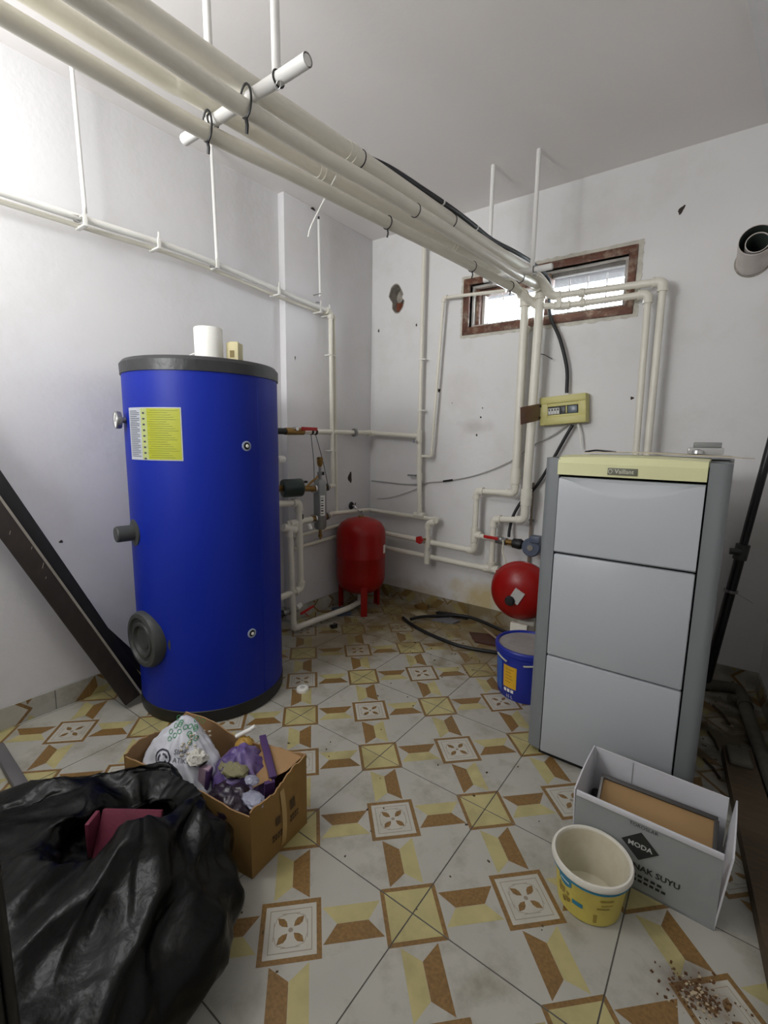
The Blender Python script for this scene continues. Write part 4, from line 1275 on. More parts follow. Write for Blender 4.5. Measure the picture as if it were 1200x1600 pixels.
# green pump
gp_m = mat('pump_green', (38, 56, 50), 0.4, var=0.08)
gpm = thing('green_pump', (-1.62, 1.06, 0.90), 'dark green cylindrical pump between the blue tank and the separator', 'pump')
MB().lathe([(0.0, 0.0), (0.05, 0.0), (0.056, 0.01), (0.056, 0.12), (0.05, 0.128), (0.03, 0.13), (0.0, 0.13)], (-1.625, 1.0, 0.94), (0.45, 1, 0.02), 28).build('motor', gp_m, gpm)
MB().lathe([(0.0, 0.13), (0.012, 0.13), (0.010, 0.137), (0.0, 0.137)], (-1.625, 1.0, 0.94), (0.45, 1, 0.02), 14).build('motor_cap', chrome_m, gpm)
MB().tube([(-1.62, 1.10, 0.935), (-1.62, 1.15, 0.93), (-1.62, 1.17, 0.928)], 0.02, 12, radii=[0.032, 0.028, 0.02]).build('flange', blk_m, gpm)
MB().tube([(-1.62, 1.16, 0.928), (-1.62, 1.245, 0.922)], 0.019, 12).build('union', brass_m, gpm)
MB().tube([(-1.615, 1.19, 0.93), (-1.60, 1.22, 0.965), (-1.60, 1.27, 0.99), (-1.62, 1.30, 1.0)], 0.007, 8).build('bypass_tube', brass_m, gpm)
MB().lathe([(0.0, 0.0), (0.012, 0.0), (0.012, 0.012), (0.0, 0.014)], (-1.60, 1.175, 0.965), (0, 0, 1), 12).build('bleed_cap', blk_m, gpm)
MB().tube([(-1.62, 1.02, 0.94), (-1.60, 0.75, 0.95)], 0.02, 12).build('inlet', brass_m, gpm)
# ppr loop behind the tank
lo = thing('tank_loop_pipe', (-1.60, 1.05, 0.27), 'cream pipe loop behind the right edge of the blue tank', 'pipe')
run(lo, [(-1.60, 0.72, 0.862), (-1.60, 1.112, 0.846), (-1.60, 1.122, 0.282), (-1.60, 0.74, 0.258)], 0.0195)
socket_part(lo, (-1.60, 1.115, 0.60), (0, 0, 1), 0.0175, L=2.4)
lo2 = thing('tank_return_pipe', (-1.60, 1.05, 0.03), 'cream pipe from the separator down to the floor and across to the standing red vessel', 'pipe')
run(lo2, [(-1.62, 1.24, 0.722), (-1.62, 1.03, 0.715), (-1.600, 1.035, 0.68), (-1.600, 1.055, 0.035), (-1.535, 1.53, 0.055), (-1.55, 1.66, 0.06), (-1.555, 1.675, 0.11)], 0.0195, elbows=False)
elbow_part(lo2, (-1.600, 1.055, 0.035), (-1.6, 1.05, 0.5), (-1.5, 1.58, 0.05), 0.0165)
tee_part(lo2, (-1.61, 1.09, 0.718), (0, 1, 0), (0, -0.2, -1), 0.0175)
tee_part(lo2, (-1.60, 1.03, 0.69), (0.1, 1, -0.3), (0, 0, -1), 0.0185)
MB().lathe([(0.0, 0.0), (0.014, 0.0), (0.014, 0.04), (0.0, 0.042)], (-1.59, 1.19, 0.695), (0.5, -0.2, -0.6), 14).build('check_valve', pprw_m, lo2)
MB().lathe([(0.0, 0.0), (0.008, 0.0), (0.008, 0.03), (0.0, 0.031)], (-1.61, 1.15, 0.735), (0, 0, 1), 10).build('bleed_screw', blk_m, lo2)
dv = thing('drain_valve', (-1.60, 1.10, 0.10), 'red-handled drain valve low behind the blue tank', 'valve')
MB().tube([(-1.62, 0.98, 0.155), (-1.62, 1.10, 0.15)], 0.021, 14).build('valve_body', steel_m, dv)
MB().tube([(-1.62, 1.10, 0.15), (-1.62, 1.14, 0.17)], 0.017, 12).build('outlet', pprw_m, dv)
MB().box((-1.60, 1.175, 0.125), (0.006, 0.12, 0.018), rx(10), bev=0.002).build('valve_handle', redh_m, dv)
MB().tube([(-1.60, 1.15, 0.115), (-1.60, 1.19, 0.075)], 0.003, 6).build('handle_stay', redh_m, dv)
MB().tube([(-1.62, 1.02, 0.15), (-1.60, 0.72, 0.16)], 0.018, 12).build('hose_end', blk_m, dv)
for nm, z0_, z1_, lb in (('wall_run_pipe', 0.594, 0.615, 'upper of two cream pipes low on the pillar behind the standing red vessel'), ('wall_run_pipe', 0.515, 0.539, 'lower of two cream pipes low on the pillar behind the standing red vessel')):
    t = thing(nm, (-1.73, 1.4, z0_), lb, 'pipe', 'low wall pipes')
    seg_part(t, (-1.735, 1.18, z0_), (-1.735, 1.95, z1_ + 0.01), 0.0135)
    elbow_part(t, (-1.735, 1.965, z1_ + 0.01), (-1.735, 1.2, z1_), (-1.5, 1.965, z1_ - 0.01 - (0.08 if z0_ > 0.55 else 0.10)), 0.0125)
    socket_part(t, (-1.735, 1.24, z0_ + 0.002), (0, 1, 0), 0.0135)
stb = thing('tank_stub', (-1.62, 0.98, 1.115), 'white elbow stub sticking out behind the blue tank', 'pipe stub')
run(stb, [(-1.62, 0.70, 1.117), (-1.62, 1.005, 1.115), (-1.655, 1.03, 1.115)], 0.0165, pprw_m)
wg = thing('wall_tap', (-1.755, 1.81, 0.738), 'small chrome wall tap above the standing red vessel', 'tap')
MB().lathe([(0.0, 0.0), (0.03, 0.0), (0.026, 0.008), (0.0, 0.01)], (-1.765, 1.81, 0.738), (1, 0, 0), 20).build('rosette', blk_m, wg)
MB().tube([(-1.758, 1.81, 0.738), (-1.72, 1.80, 0.738), (-1.705, 1.805, 0.72)], 0.009, 10).build('spout', chrome_m, wg)
MB().tube([(-1.72, 1.80, 0.745), (-1.715, 1.80, 0.765)], 0.004, 8).build('lever', blk_m, wg)
tag(MB().tube(smooth_path([(-1.70, 1.81, 0.71), (-1.67, 1.80, 0.70), (-1.64, 1.79, 0.71), (-1.62, 1.77, 0.695), (-1.61, 1.75, 0.672)], 5), 0.004, 8).build('loose_wire', steel_m, origin=(-1.66, 1.79, 0.70)), 'short bent wire over the top of the standing red vessel', 'wire')

# ------------------------------------------------------------------ flue stub
fw_m = mat('flue_white', (214, 206, 200), 0.5, var=0.06, dirt=(150, 120, 105), dscale=10, damt=0.4)
fd_m = mat('flue_inside', (70, 80, 74), 0.6)
fo, fm = Vector((0.535, YB, 2.108)), Vector((0.541, 1.85, 2.140))
fa = (fm - fo)
flu = thing('flue_pipe', fo, 'short double-walled white flue pipe sticking out of the wall upper right', 'flue pipe')
Lf = fa.length
MB().lathe([(0.0662, 0.0), (0.067, Lf), (0.0645, Lf), (0.064, 0.02)], fo, fa, 40).build('outer_pipe', fw_m, flu)
MB().lathe([(0.064, 0.03), (0.0638, Lf - 0.004)], fo, fa, 40).build('outer_lining', fd_m, flu)
MB().lathe([(0.0445, 0.02), (0.045, Lf - 0.012), (0.042, Lf - 0.012), (0.0415, 0.02)], fo + V(0.004, 0, -0.006), fa, 36).build('inner_pipe', fw_m, flu)
MB().lathe([(0.0415, 0.02), (0.0412, Lf - 0.018)], fo + V(0.004, 0, -0.006), fa, 36).build('inner_lining', fd_m, flu)
MB().lathe([(0.0, 0.015), (0.064, 0.015)], fo, fa, 36).build('back_plate', blk_m, flu)
MB().lathe([(0.064, -0.002), (0.074, -0.002), (0.072, 0.004), (0.066, 0.005)], fo, (0, -1, 0), 36).build('mortar_ring', raw_m, flu)

# ------------------------------------------------------------------ boards, pole and floor pipe
bw_m = mat('dark_wood', (38, 30, 26), 0.6, var=0.25, scale=5, wood=(30, 6, 3), bump=0.15, bscale=30)
bl_m = mat('black_board', (26, 25, 28), 0.55, var=0.2, scale=8)
def board(name, p0, p1, width_dir, wd, th_v, label, m_, edge=None):
    p0, p1 = Vector(p0), Vector(p1)
    d_ = (p1 - p0)
    Ln = d_.length
    d_.normalize()
    w_ = Vector(width_dir)
    w_ = (w_ - d_ * w_.dot(d_)).normalized()
    n_ = d_.cross(w_)
    M3 = Matrix((d_, w_, n_)).transposed()
    root = thing(name, p0, label, 'board', 'boards leaning on the left wall')
    MB().box((p0 + p1) / 2, (Ln, wd, th_v), M3, bev=0.003).build('plank', m_, root)
    if edge:
        no_ = n_ if n_.x > 0 else -n_
        c = (p0 + p1) / 2 + w_ * (wd / 2 - 0.005) + no_ * (th_v / 2 + 0.0005)
        MB().box(c, (Ln, 0.009, 0.002), M3).build('edge_strip', edge, root)
    return root, d_, w_, n_
ed_m = mat('worn_edge', (140, 134, 124), 0.6, var=0.15, scale=12)
r1, d1_, w1_, n1_ = board('leaning_board', (-1.572, 0.030, 0.035), (-1.772, -0.545, 1.36), (0.15, 1, 0.3), 0.082, 0.035, 'dark brown board leaning on the left wall, front one of the pair', bw_m, ed_m)
scr_m = mat('scratch', (150, 140, 128), 0.7)
for (t_, w__, ln) in [(0.62, -0.01, 0.02), (0.50, 0.012, 0.03), (0.47, 0.0, 0.012), (0.56, 0.02, 0.015)]:
    p = Vector((-1.572, 0.030, 0.035)).lerp(Vector((-1.772, -0.545, 1.36)), t_) + w1_ * w__ + (n1_ if n1_.x > 0 else -n1_) * 0.0178
    MB().tube([p, p + d1_ * ln * 0.6 + w1_ * ln * 0.5], 0.0012, 5).build('scratch', scr_m, r1)
r2, *_r = board('leaning_board', (-1.625, 0.085, 0.035), (-1.798, -0.495, 1.40), (0.15, 1, 0.3), 0.075, 0.028, 'black board leaning on the left wall behind the dark brown board', bl_m)
r3, *_r = board('leaning_board', (-1.735, 0.20, 0.03), (-1.785, -0.12, 0.50), (0.15, 1, 0.5), 0.05, 0.028, 'third black board half hidden between the other boards and the tank', bl_m)
# right side
pole_m = mat('pole_black', (26, 24, 26), 0.35, var=0.15)
pb, pt = Vector((0.556, 1.885, 0.0)), Vector((0.768, 1.89, 2.02))
po = thing('black_pole', pb, 'black metal pole with a clamp leaning behind the boiler at the right wall', 'pole')
mid = pb.lerp(pt, 0.36)
MB().tube([pb, mid], 0.022, 18).build('lower_tube', pole_m, po)
MB().tube([mid, pt], 0.018, 18).build('upper_tube', pole_m, po)
pd = (pt - pb).normalized()
MB().tube([mid - pd * 0.03, mid + pd * 0.045], 0.029, 16).build('clamp', grey_m, po)
MB().tube([mid + V(0, -0.02, 0.01), mid + V(-0.045, -0.025, 0.01)], 0.016, 12).build('clamp_screw', grey_m, po)
q = pb.lerp(pt, 0.265)
MB().tube([q - pd * 0.006, q + pd * 0.006], 0.030, 18).build('ring', steel_m, po)
MB().tube([q + V(0.02, -0.02, 0), q + V(0.09, -0.03, -0.035)], 0.0012, 5).build('ring_pin', steel_m, po)
fp = thing('floor_pipe', (0.72, 1.9, 0), 'grimy grey pipe lying on the floor along the right wall behind the boiler', 'pipe')
gr_m = mat('grimy_pipe', (86, 84, 72), 0.7, var=0.25, scale=10)
MB().tube(fillet_path([(0.50, 1.86, 0.03), (0.70, 1.94, 0.03), (0.722, 1.72, 0.03), (0.84, 0.80, 0.03)], 0.06), 0.026, 16).build('pipe_length', gr_m, fp)
MB().tube([(0.70, 1.80, 0.03), (0.66, 1.78, 0.035)], 0.022, 14).build('branch_stub', gr_m, fp)
MB().tube([(0.712, 1.83, 0.03), (0.722, 1.74, 0.03)], 0.032, 16).build('coupling', gr_m, fp)
pk_m = mat('weathered_plank', (78, 64, 46), 0.75, var=0.15, scale=4, wood=(3, 20, 20), dirt=(58, 48, 36), dscale=5, damt=0.6)
rb = thing('floor_plank', (0.78, 0.4, 0), 'long brown plank lying on the floor along the right wall', 'plank')
vs = []
pA = [(0.640, 1.30), (0.735, 1.33), (0.985, -0.60), (0.86, -0.60)]
mb = MB().add([(x, y, 0.0) for x, y in pA] + [(x, y, 0.045) for x, y in pA], [(3, 2, 1, 0), (4, 5, 6, 7)] + [(k, (k + 1) % 4, (k + 1) % 4 + 4, k + 4) for k in range(4)])
mb.build('plank', pk_m, rb, smooth=False)
MB().box((0.693, 1.235, 0.056), (0.075, 0.12, 0.022), rz(7), bev=0.01).build('end_cap', gr_m, rb)

# ------------------------------------------------------------------ buckets
yb = Vector((0.362, 0.330, 0))
yel_m = mat('bucket_yellow', (212, 196, 96), 0.45, var=0.05, dirt=(150, 130, 70), dscale=14, damt=0.3)
bin_m = mat('bucket_inside', (214, 208, 186), 0.5, var=0.05, dirt=(180, 160, 110), dscale=8, damt=0.4)
rim_m = mat('bucket_rim', (226, 222, 210), 0.4, var=0.03)
cy_m = mat('bucket_cyan', (40, 128, 160), 0.4)
BHt = 0.135
bk = thing('paint_tub', yb, 'small yellow paint tub with white rim and blue band in front of the grey carton', 'tub')
def btr(z):
    return 0.080 + (0.095 - 0.080) * z / BHt
MB().lathe([(0.0, 0.0), (0.076, 0.0), (btr(0.004), 0.004), (btr(0.06), 0.06), (btr(0.118), 0.118)], yb, seg=48).build('wall', yel_m, bk)
MB().lathe([(btr(0.11) - 0.001, 0.11), (0.099, 0.112), (0.099, 0.122), (0.103, 0.124), (0.103, 0.133), (0.100, 0.138), (0.095, 0.138), (0.092, 0.132)], yb, seg=48).build('rim', rim_m, bk)
MB().lathe([(0.0925, 0.134), (0.078, 0.006), (0.0, 0.005)], yb, seg=48).build('inner_wall', bin_m, bk)
MB().lathe([(btr(0.111) + 0.0008, 0.106), (0.0997, 0.113), (0.0997, 0.119)], yb, seg=48).build('blue_band', cy_m, bk)
def tub_patch(a0, a1, z0, z1, m_, name, par, ex=0.0012, bend=0.0):
    n_ = 8
    vs = []
    for k in range(n_ + 1):
        t = k / n_
        a = math.radians(a0 + (a1 - a0) * t)
        zz_ = bend * (1 - (2 * t - 1) ** 2)
        for z_ in (z0 - zz_, z1):
            vs.append(yb + V((btr(z_) + ex) * math.cos(a), (btr(z_) + ex) * math.sin(a), z_))
    return MB().add(vs, [(2 * k, 2 * k + 2, 2 * k + 3, 2 * k + 1) for k in range(n_)]).build(name, m_, par)
pl_ = tub_patch(-134, -108, 0.088, 0.112, cy_m, 'logo_panel', bk, bend=0.008)
tub_patch(-130, -112, 0.093, 0.098, mat('logo_stripe', (200, 220, 225), 0.4), 'logo_stripe', pl_, 0.0018)
tub_patch(-106, -88, 0.045, 0.058, cy_m, 'blue_bar', bk)
dk_m = mat('tub_print_brown', (156, 132, 60), 0.5, var=0.3, scale=60)
for (a0, a1, z0, z1) in [(-136, -131, 0.05, 0.075), (-130, -122, 0.055, 0.07), (-121, -110, 0.04, 0.05), (-118, -112, 0.06, 0.066), (-127, -119, 0.032, 0.042)]:
    tub_patch(a0, a1, z0, z1, dk_m, 'print', bk, bend=0.006)
lt_m = mat('tub_print_olive', (164, 142, 58), 0.5)
for (a0, a1, z0, z1) in [(-62, -40, 0.085, 0.09), (-66, -45, 0.06, 0.066), (-70, -64, 0.015, 0.042), (-60, -40, 0.072, 0.075)]:
    tub_patch(a0, a1, z0, z1, lt_m, 'print', bk)

bb_ = Vector((-0.168, 1.300, 0))
bblue_m = mat('bucket_blue', (26, 44, 150), 0.4, var=0.06)
bk2 = thing('paint_bucket', bb_, 'blue paint bucket with dusty lid and yellow label beside the boiler', 'bucket')
MB().lathe([(0.0, 0.0), (0.135, 0.0), (0.139, 0.006), (0.148, 0.20), (0.148, 0.205), (0.155, 0.207), (0.155, 0.222), (0.149, 0.224), (0.149, 0.232)], bb_, seg=56).build('body', bblue_m, bk2)
MB().lathe([(0.149, 0.226), (0.160, 0.227), (0.161, 0.250), (0.156, 0.256), (0.146, 0.256), (0.142, 0.246)], bb_, seg=56).build('lid_rim', bblue_m, bk2)
MB().lathe([(0.143, 0.247), (0.10, 0.244), (0.0, 0.246)], bb_, seg=56).build('lid_top', mat('dusty_lid', (150, 144, 140), 0.8, var=0.12, scale=14), bk2)
def buk_patch(a0, a1, z0, z1, m_, name, ex=0.0015, par=None):
    n_ = 8
    vs = []
    for k in range(n_ + 1):
        a = math.radians(a0 + (a1 - a0) * k / n_)
        for z_ in (z0, z1):
            r = 0.139 + 0.009 * z_ / 0.2 + ex
            vs.append(bb_ + V(r * math.cos(a), r * math.sin(a), z_))
    return MB().add(vs, [(2 * k, 2 * k + 2, 2 * k + 3, 2 * k + 1) for k in range(n_)]).build(name, m_, par or bk2)
ca = math.degrees(math.atan2(-0.92 - bb_.y, 0.564 - bb_.x))
yl_m = mat('label_amber', (216, 168, 40), 0.5, var=0.08)
lab = buk_patch(ca - 47, ca - 18, 0.062, 0.175, yl_m, 'yellow_label')
for k in range(5):
    buk_patch(ca - 42, ca - 24 - (k * 5 % 7), 0.155 - k * 0.016, 0.159 - k * 0.016, mat('amber_print', (170, 124, 30), 0.5), 'label_print', 0.002, lab)
lb2 = mat('bucket_light_blue', (52, 96, 178), 0.45)
buk_patch(ca - 84, ca - 52, 0.03, 0.185, lb2, 'light_blue_panel')
for k in range(3):
    buk_patch(ca - 45 + k * 8, ca - 39 + k * 8, 0.04, 0.056, pprw_m, 'white_icon', 0.002)
mb = MB()
def buk_fn(a_c, z_c):
    def fn(x, y):
        a = math.radians(a_c) + x / 0.142
        z_ = z_c + y
        r = 0.139 + 0.009 * z_ / 0.2 + 0.002
        return bb_ + V(r * math.cos(a), r * math.sin(a), z_)
    return fn
add_text(mb, '15 L', 0.022, buk_fn(ca - 32, 0.018))
mb.build('lettering', pprw_m, bk2)
ear_m = mat('handle_ear', (196, 196, 176), 0.5)
t0 = math.radians(ca - 55)
mb = MB().tube([bb_ + V(0.159 * math.cos(math.radians(ca - 62 + k * 5)), 0.159 * math.sin(math.radians(ca - 62 + k * 5)), 0.214 - 0.003 * k) for k in range(6)], 0.004, 8)
mb.build('handle_wire', ear_m, bk2)
mb = MB().tube([bb_ + V(0.159 * math.cos(math.radians(ca - 6 + k * 5)), 0.159 * math.sin(math.radians(ca - 6 + k * 5)), 0.200 + 0.002 * k) for k in range(6)], 0.004, 8)
mb.build('handle_wire', ear_m, bk2)

# ------------------------------------------------------------------ grey carton
ct_m = mat('carton_grey', (150, 154, 152), 0.7, var=0.04, scale=4)
cti_m = mat('carton_inside', (206, 206, 210), 0.7, var=0.03)
cb_ = [(0.287, 0.440), (0.645, 0.434), (0.652, 0.682), (0.286, 0.693)]
CH = 0.224
ct = thing('water_carton', (0.468, 0.56, 0), 'open grey printed cardboard carton in front of the boiler', 'carton')
def cpanel(p, q, h, name, out_m, in_m, lean=(0, 0), notch=0.0):
    p, q = Vector((*p, 0)), Vector((*q, 0))
    d_ = (q - p).normalized()
    n_ = V(d_.y, -d_.x, 0)
    ln = V(*lean, 0)
    n = 8
    mb = MB()
    vs = []
    for k in range(n + 1):
        t = k / n
        b = p.lerp(q, t)
        hh = h - notch * math.sin(PI * t) * 0.5
        vs += [b, b + V(0, 0, hh) + ln, b - n_ * 0.004, b - n_ * 0.004 + V(0, 0, hh) + ln]
    for k in range(n):
        a = 4 * k
        mb.add([], [])
    fo_, fi_, ft = [], [], []
    for k in range(n):
        a = 4 * k
        fo_.append((a, a + 4, a + 5, a + 1))
        fi_.append((a + 2, a + 3, a + 7, a + 6))
        ft.append((a + 1, a + 5, a + 7, a + 3))
    mb.add(vs, fo_, 0)
    base = len(mb.v) - len(vs)
    for f_ in fi_ + ft:
        mb.f.append(tuple(base + i for i in f_))
        mb.m.append(1)
    mb.f += [(base, base + 1, base + 3, base + 2), (base + 4 * n, base + 4 * n + 2, base + 4 * n + 3, base + 4 * n + 1)]
    mb.m += [1, 1]
    return mb.build(name, [out_m, in_m], ct, smooth=False)
fpn = cpanel(cb_[0], cb_[1], CH, 'front_panel', ct_m, cti_m)
cpanel(cb_[1], cb_[2], CH, 'side_panel', ct_m, cti_m, lean=(0.02, 0.0), notch=-0.03)
cpanel(cb_[2], cb_[3], CH, 'back_panel', ct_m, cti_m)
cpanel(cb_[3], cb_[0], CH, 'side_panel', ct_m, cti_m, lean=(-0.008, 0), notch=-0.02)
MB().add([(*p, 0.002) for p in cb_] + [(*p, 0.006) for p in cb_], [(3, 2, 1, 0), (4, 5, 6, 7)] + [(k, (k + 1) % 4, (k + 1) % 4 + 4, k + 4) for k in range(4)]).build('bottom_panel', cti_m, ct, smooth=False)
# folded pale hem on the front panel's top edge
MB().box((0.466, 0.4362, CH - 0.007), (0.358, 0.0065, 0.016), rz(-0.96), bev=0.002).build('front_hem', cti_m, ct)
for x_ in (0.40, 0.50):
    MB().box((x_, 0.6835, CH / 2 + 0.01), (0.0012, 0.0012, CH - 0.03)).build('crease', ct_m, ct)
fd_ = (Vector((*cb_[1], 0)) - Vector((*cb_[0], 0))).normalized()
def on_front(x, y):
    return Vector((*cb_[0], 0)) + fd_ * x + V(0.0, -0.0012, y)
mb = MB()
cx2, cz2 = 0.175, 0.140
for (s_, mi) in ((0.050, 1), (0.047, 0)):
    mb.add([on_front(cx2 - s_, cz2) + V(0, -0.0004 * (1 - mi), 0), on_front(cx2, cz2 - s_ * 0.92) + V(0, -0.0004 * (1 - mi), 0), on_front(cx2 + s_, cz2) + V(0, -0.0004 * (1 - mi), 0), on_front(cx2, cz2 + s_ * 0.92) + V(0, -0.0004 * (1 - mi), 0)], [(0, 1, 2, 3)], mi)
cink_m = mat('carton_ink', (40, 42, 40), 0.6)
lg = mb.build('diamond_logo', [cink_m, ct_m], fpn, smooth=False)
mb = MB()
add_text(mb, 'MODA', 0.020, lambda x, y: on_front(cx2 + x, cz2 + y) + V(0, -0.001, 0), bold=0.0005)
mb.build('logo_lettering', mat('carton_white_ink', (196, 198, 194), 0.6), fpn, smooth=False)
mb = MB()
add_text(mb, 'TOROSLAR', 0.014, lambda x, y: on_front(cx2 + x + 0.004, cz2 + 0.058 + y))
mb.build('lettering', cink_m, fpn, smooth=False)
mb = MB()
add_text(mb, 'KAYNAK SUYU', 0.0235, lambda x, y: on_front(cx2 + x + 0.022, cz2 - 0.066 + y), bold=0.0007)
mb.build('lettering', cink_m, fpn, smooth=False)
mb = MB()
for k, (x0, wd) in enumerate([(0.13, 0.11), (0.15, 0.10)]):
    for j in range(7):
        zz_ = 0.045 - k * 0.014
        xx = x0 + j * wd / 7
        mb.add([on_front(xx, zz_), on_front(xx + wd / 10, zz_), on_front(xx + wd / 10, zz_ + 0.008), on_front(xx, zz_ + 0.008)], [(0, 1, 2, 3)])
mb.build('small_print', cink_m, fpn, smooth=False)['kind'] = 'stuff'
# framed brown board standing in the carton
fbm = thing('framed_board', (0.47, 0.58, 0.01), 'brown board with dark frame standing inside the grey carton', 'board')
c0 = Vector((0.478, 0.568, 0.105))
Rt = Matrix.Rotation(math.radians(2), 3, 'Z') @ rx(-52)
def lp_(x, y, z):
    return c0 + Rt @ Vector((x, y, z))
MB().box(lp_(0, 0, 0), (0.30, 0.006, 0.19), Rt).build('panel', mat('hardboard', (158, 126, 82), 0.7, var=0.06), fbm, smooth=False)
dkf = mat('dark_frame', (62, 60, 58), 0.5)
MB().box(lp_(0, -0.004, 0.094), (0.312, 0.016, 0.012), Rt, bev=0.001).build('frame_side', dkf, fbm)
MB().box(lp_(0, -0.004, -0.094), (0.312, 0.016, 0.012), Rt, bev=0.001).build('frame_side', dkf, fbm)
MB().box(lp_(0.153, -0.004, 0), (0.012, 0.016, 0.18), Rt, bev=0.001).build('frame_side', dkf, fbm)
MB().box(lp_(-0.153, -0.004, 0), (0.008, 0.016, 0.18), Rt, bev=0.001).build('frame_side', steel_m, fbm)
bgm = MB()
bgm.box((0.312, 0.61, 0.055), (0.03, 0.10, 0.09), rz(10), bev=0.01)
tag(bgm.build('dark_pouch', blk_m, origin=(0.312, 0.61, 0.01)), 'small dark pouch tucked in the left end of the grey carton', 'pouch')

# ------------------------------------------------------------------ torn cardboard box with rubbish
kb_m = mat('kraft_card', (138, 106, 54), 0.8, var=0.08, scale=6, dirt=(120, 84, 46), dscale=7, damt=0.4, bump=0.1, bscale=40)
ki_m = mat('kraft_card_inside', (158, 124, 84), 0.8, var=0.06)
kx = thing('cardboard_box', (-0.70, -0.13, 0), 'open torn brown cardboard box full of rubbish in front of the blue tank', 'cardboard box')
KC = [(-0.417, -0.195), (-0.438, 0.040), (-0.985, -0.045), (-0.958, -0.285)]
KH = [0.205, 0.235, 0.225, 0.205]
def kpanel(i, j, name, seed):
    rnd = random.Random(seed)
    p, q = Vector((*KC[i], 0)), Vector((*KC[j], 0))
    d_ = (q - p)
    n_ = V(d_.y, -d_.x, 0).normalized()
    cen = V(-0.70, -0.12, 0)
    if (p.lerp(q, .5) - cen).dot(n_) < 0:
        n_ = -n_
    n = 22
    rows = 7
    vs = []
    for side in (0, 1):
        rn = random.Random(seed)
        for k in range(n + 1):
            t = k / n
            hh = KH[i] * (1 - t) + KH[j] * t + 0.010 * math.sin(7 * t + seed) + rn.uniform(-0.004, 0.004)
            for r_ in range(rows + 1):
                s_ = r_ / rows
                b = p.lerp(q, t) + V(0, 0, hh * s_)
                bulge = 0.012 * math.sin(PI * t) * math.sin(PI * s_) + 0.012 * s_ * s_ * math.sin(5 * t + seed) * math.sin(PI * t)
                b += n_ * (bulge - 0.0045 * side)
                vs.append(b)
    w = rows + 1
    off = (n + 1) * w
    mb = MB()
    b0 = 0
    fo_, fi_, fe = [], [], []
    for k in range(n):
        for r_ in range(rows):
            a = k * w + r_
            fo_.append((a, a + w, a + w + 1, a + 1))
            fi_.append((off + a, off + a + 1, off + a + w + 1, off + a + w))
        a = k * w + rows
        fe.append((a, a + w, off + a + w, off + a))
    mb.add(vs, fo_, 0)
    mb.f += fi_ + fe
    mb.m += [1] * (len(fi_) + len(fe))
    return mb.build(name, [kb_m, ki_m], kx, ang=60)
kr = kpanel(0, 1, 'right_panel', 1)
kpanel(1, 2, 'back_panel', 2)
kpanel(2, 3, 'left_panel', 3)
kpanel(3, 0, 'front_panel', 4)
MB().add([(*p, 0.003) for p in KC] + [(*p, 0.008) for p in KC], [(3, 2, 1, 0), (4, 5, 6, 7)] + [(k, (k + 1) % 4, (k + 1) % 4 + 4, k + 4) for k in range(4)]).build('bottom_panel', ki_m, kx, smooth=False)
kink_m = mat('kraft_ink', (74, 54, 26), 0.7)
def on_right(x, y):
    p, q = Vector((*KC[0], 0)), Vector((*KC[1], 0))
    t = x / (q - p).length
    s_ = y / 0.22
    bl = 0.012 * math.sin(PI * t) * math.sin(PI * s_) + 0.012 * s_ * s_ * math.sin(5 * t + 1) * math.sin(PI * t)
    return p.lerp(q, t) + V(0.0022 + bl, 0.0, y)
mb = MB()
for (x0, y0, wd, ht) in [(0.085, 0.11, 0.020, 0.026), (0.150, 0.115, 0.024, 0.032), (0.118, 0.12, 0.010, 0.02)]:
    MB().add([on_right(x0, y0), on_right(x0 + wd, y0), on_right(x0 + wd, y0 + ht), on_right(x0, y0 + ht)], [(0, 1, 2, 3)]).build('print_block', kink_m, kr, smooth=False)
for (x0, y0) in ((0.092, 0.075), (0.168, 0.088)):
    mb = MB()
    for k in range(4):
        for j in range(2):
            xx, yy = x0 - 0.02 + k * 0.0105, y0 - 0.012 + j * 0.013
            mb.add([on_right(xx, yy), on_right(xx + 0.008, yy), on_right(xx + 0.008, yy + 0.009), on_right(xx, yy + 0.009)], [(0, 1, 2, 3)])
    mb.build('small_print', kink_m, kr, smooth=False)['kind'] = 'stuff'
mb = MB()
vs, fs = [], []
for k in range(9):
    y_ = 0.02 + k * 0.0225
    vs += [on_right(0.112, y_) + V(0.0006, 0, 0), on_right(0.132, y_) + V(0.0006, 0, 0)]
fs = [(2 * k, 2 * k + 1, 2 * k + 3, 2 * k + 2) for k in range(8)]
mb.add(vs, fs).build('packing_tape', mat('packing_tape', (176, 146, 92), 0.25, var=0.1), kr)
# torn flap folded out on the right panel
mb = MB()
fl_ = [(-0.47, -0.02, 0.232), (-0.455, 0.035, 0.235), (-0.60, 0.03, 0.235), (-0.585, -0.03, 0.228)]
mb.add([(-0.452, 0.035, 0.235), (-0.60, 0.012, 0.232), (-0.57, -0.075, 0.205), (-0.515, -0.11, 0.185), (-0.452, -0.03, 0.225)], [(0, 1, 2, 3, 4)])
mb.build('torn_flap', ki_m, kx, smooth=False)

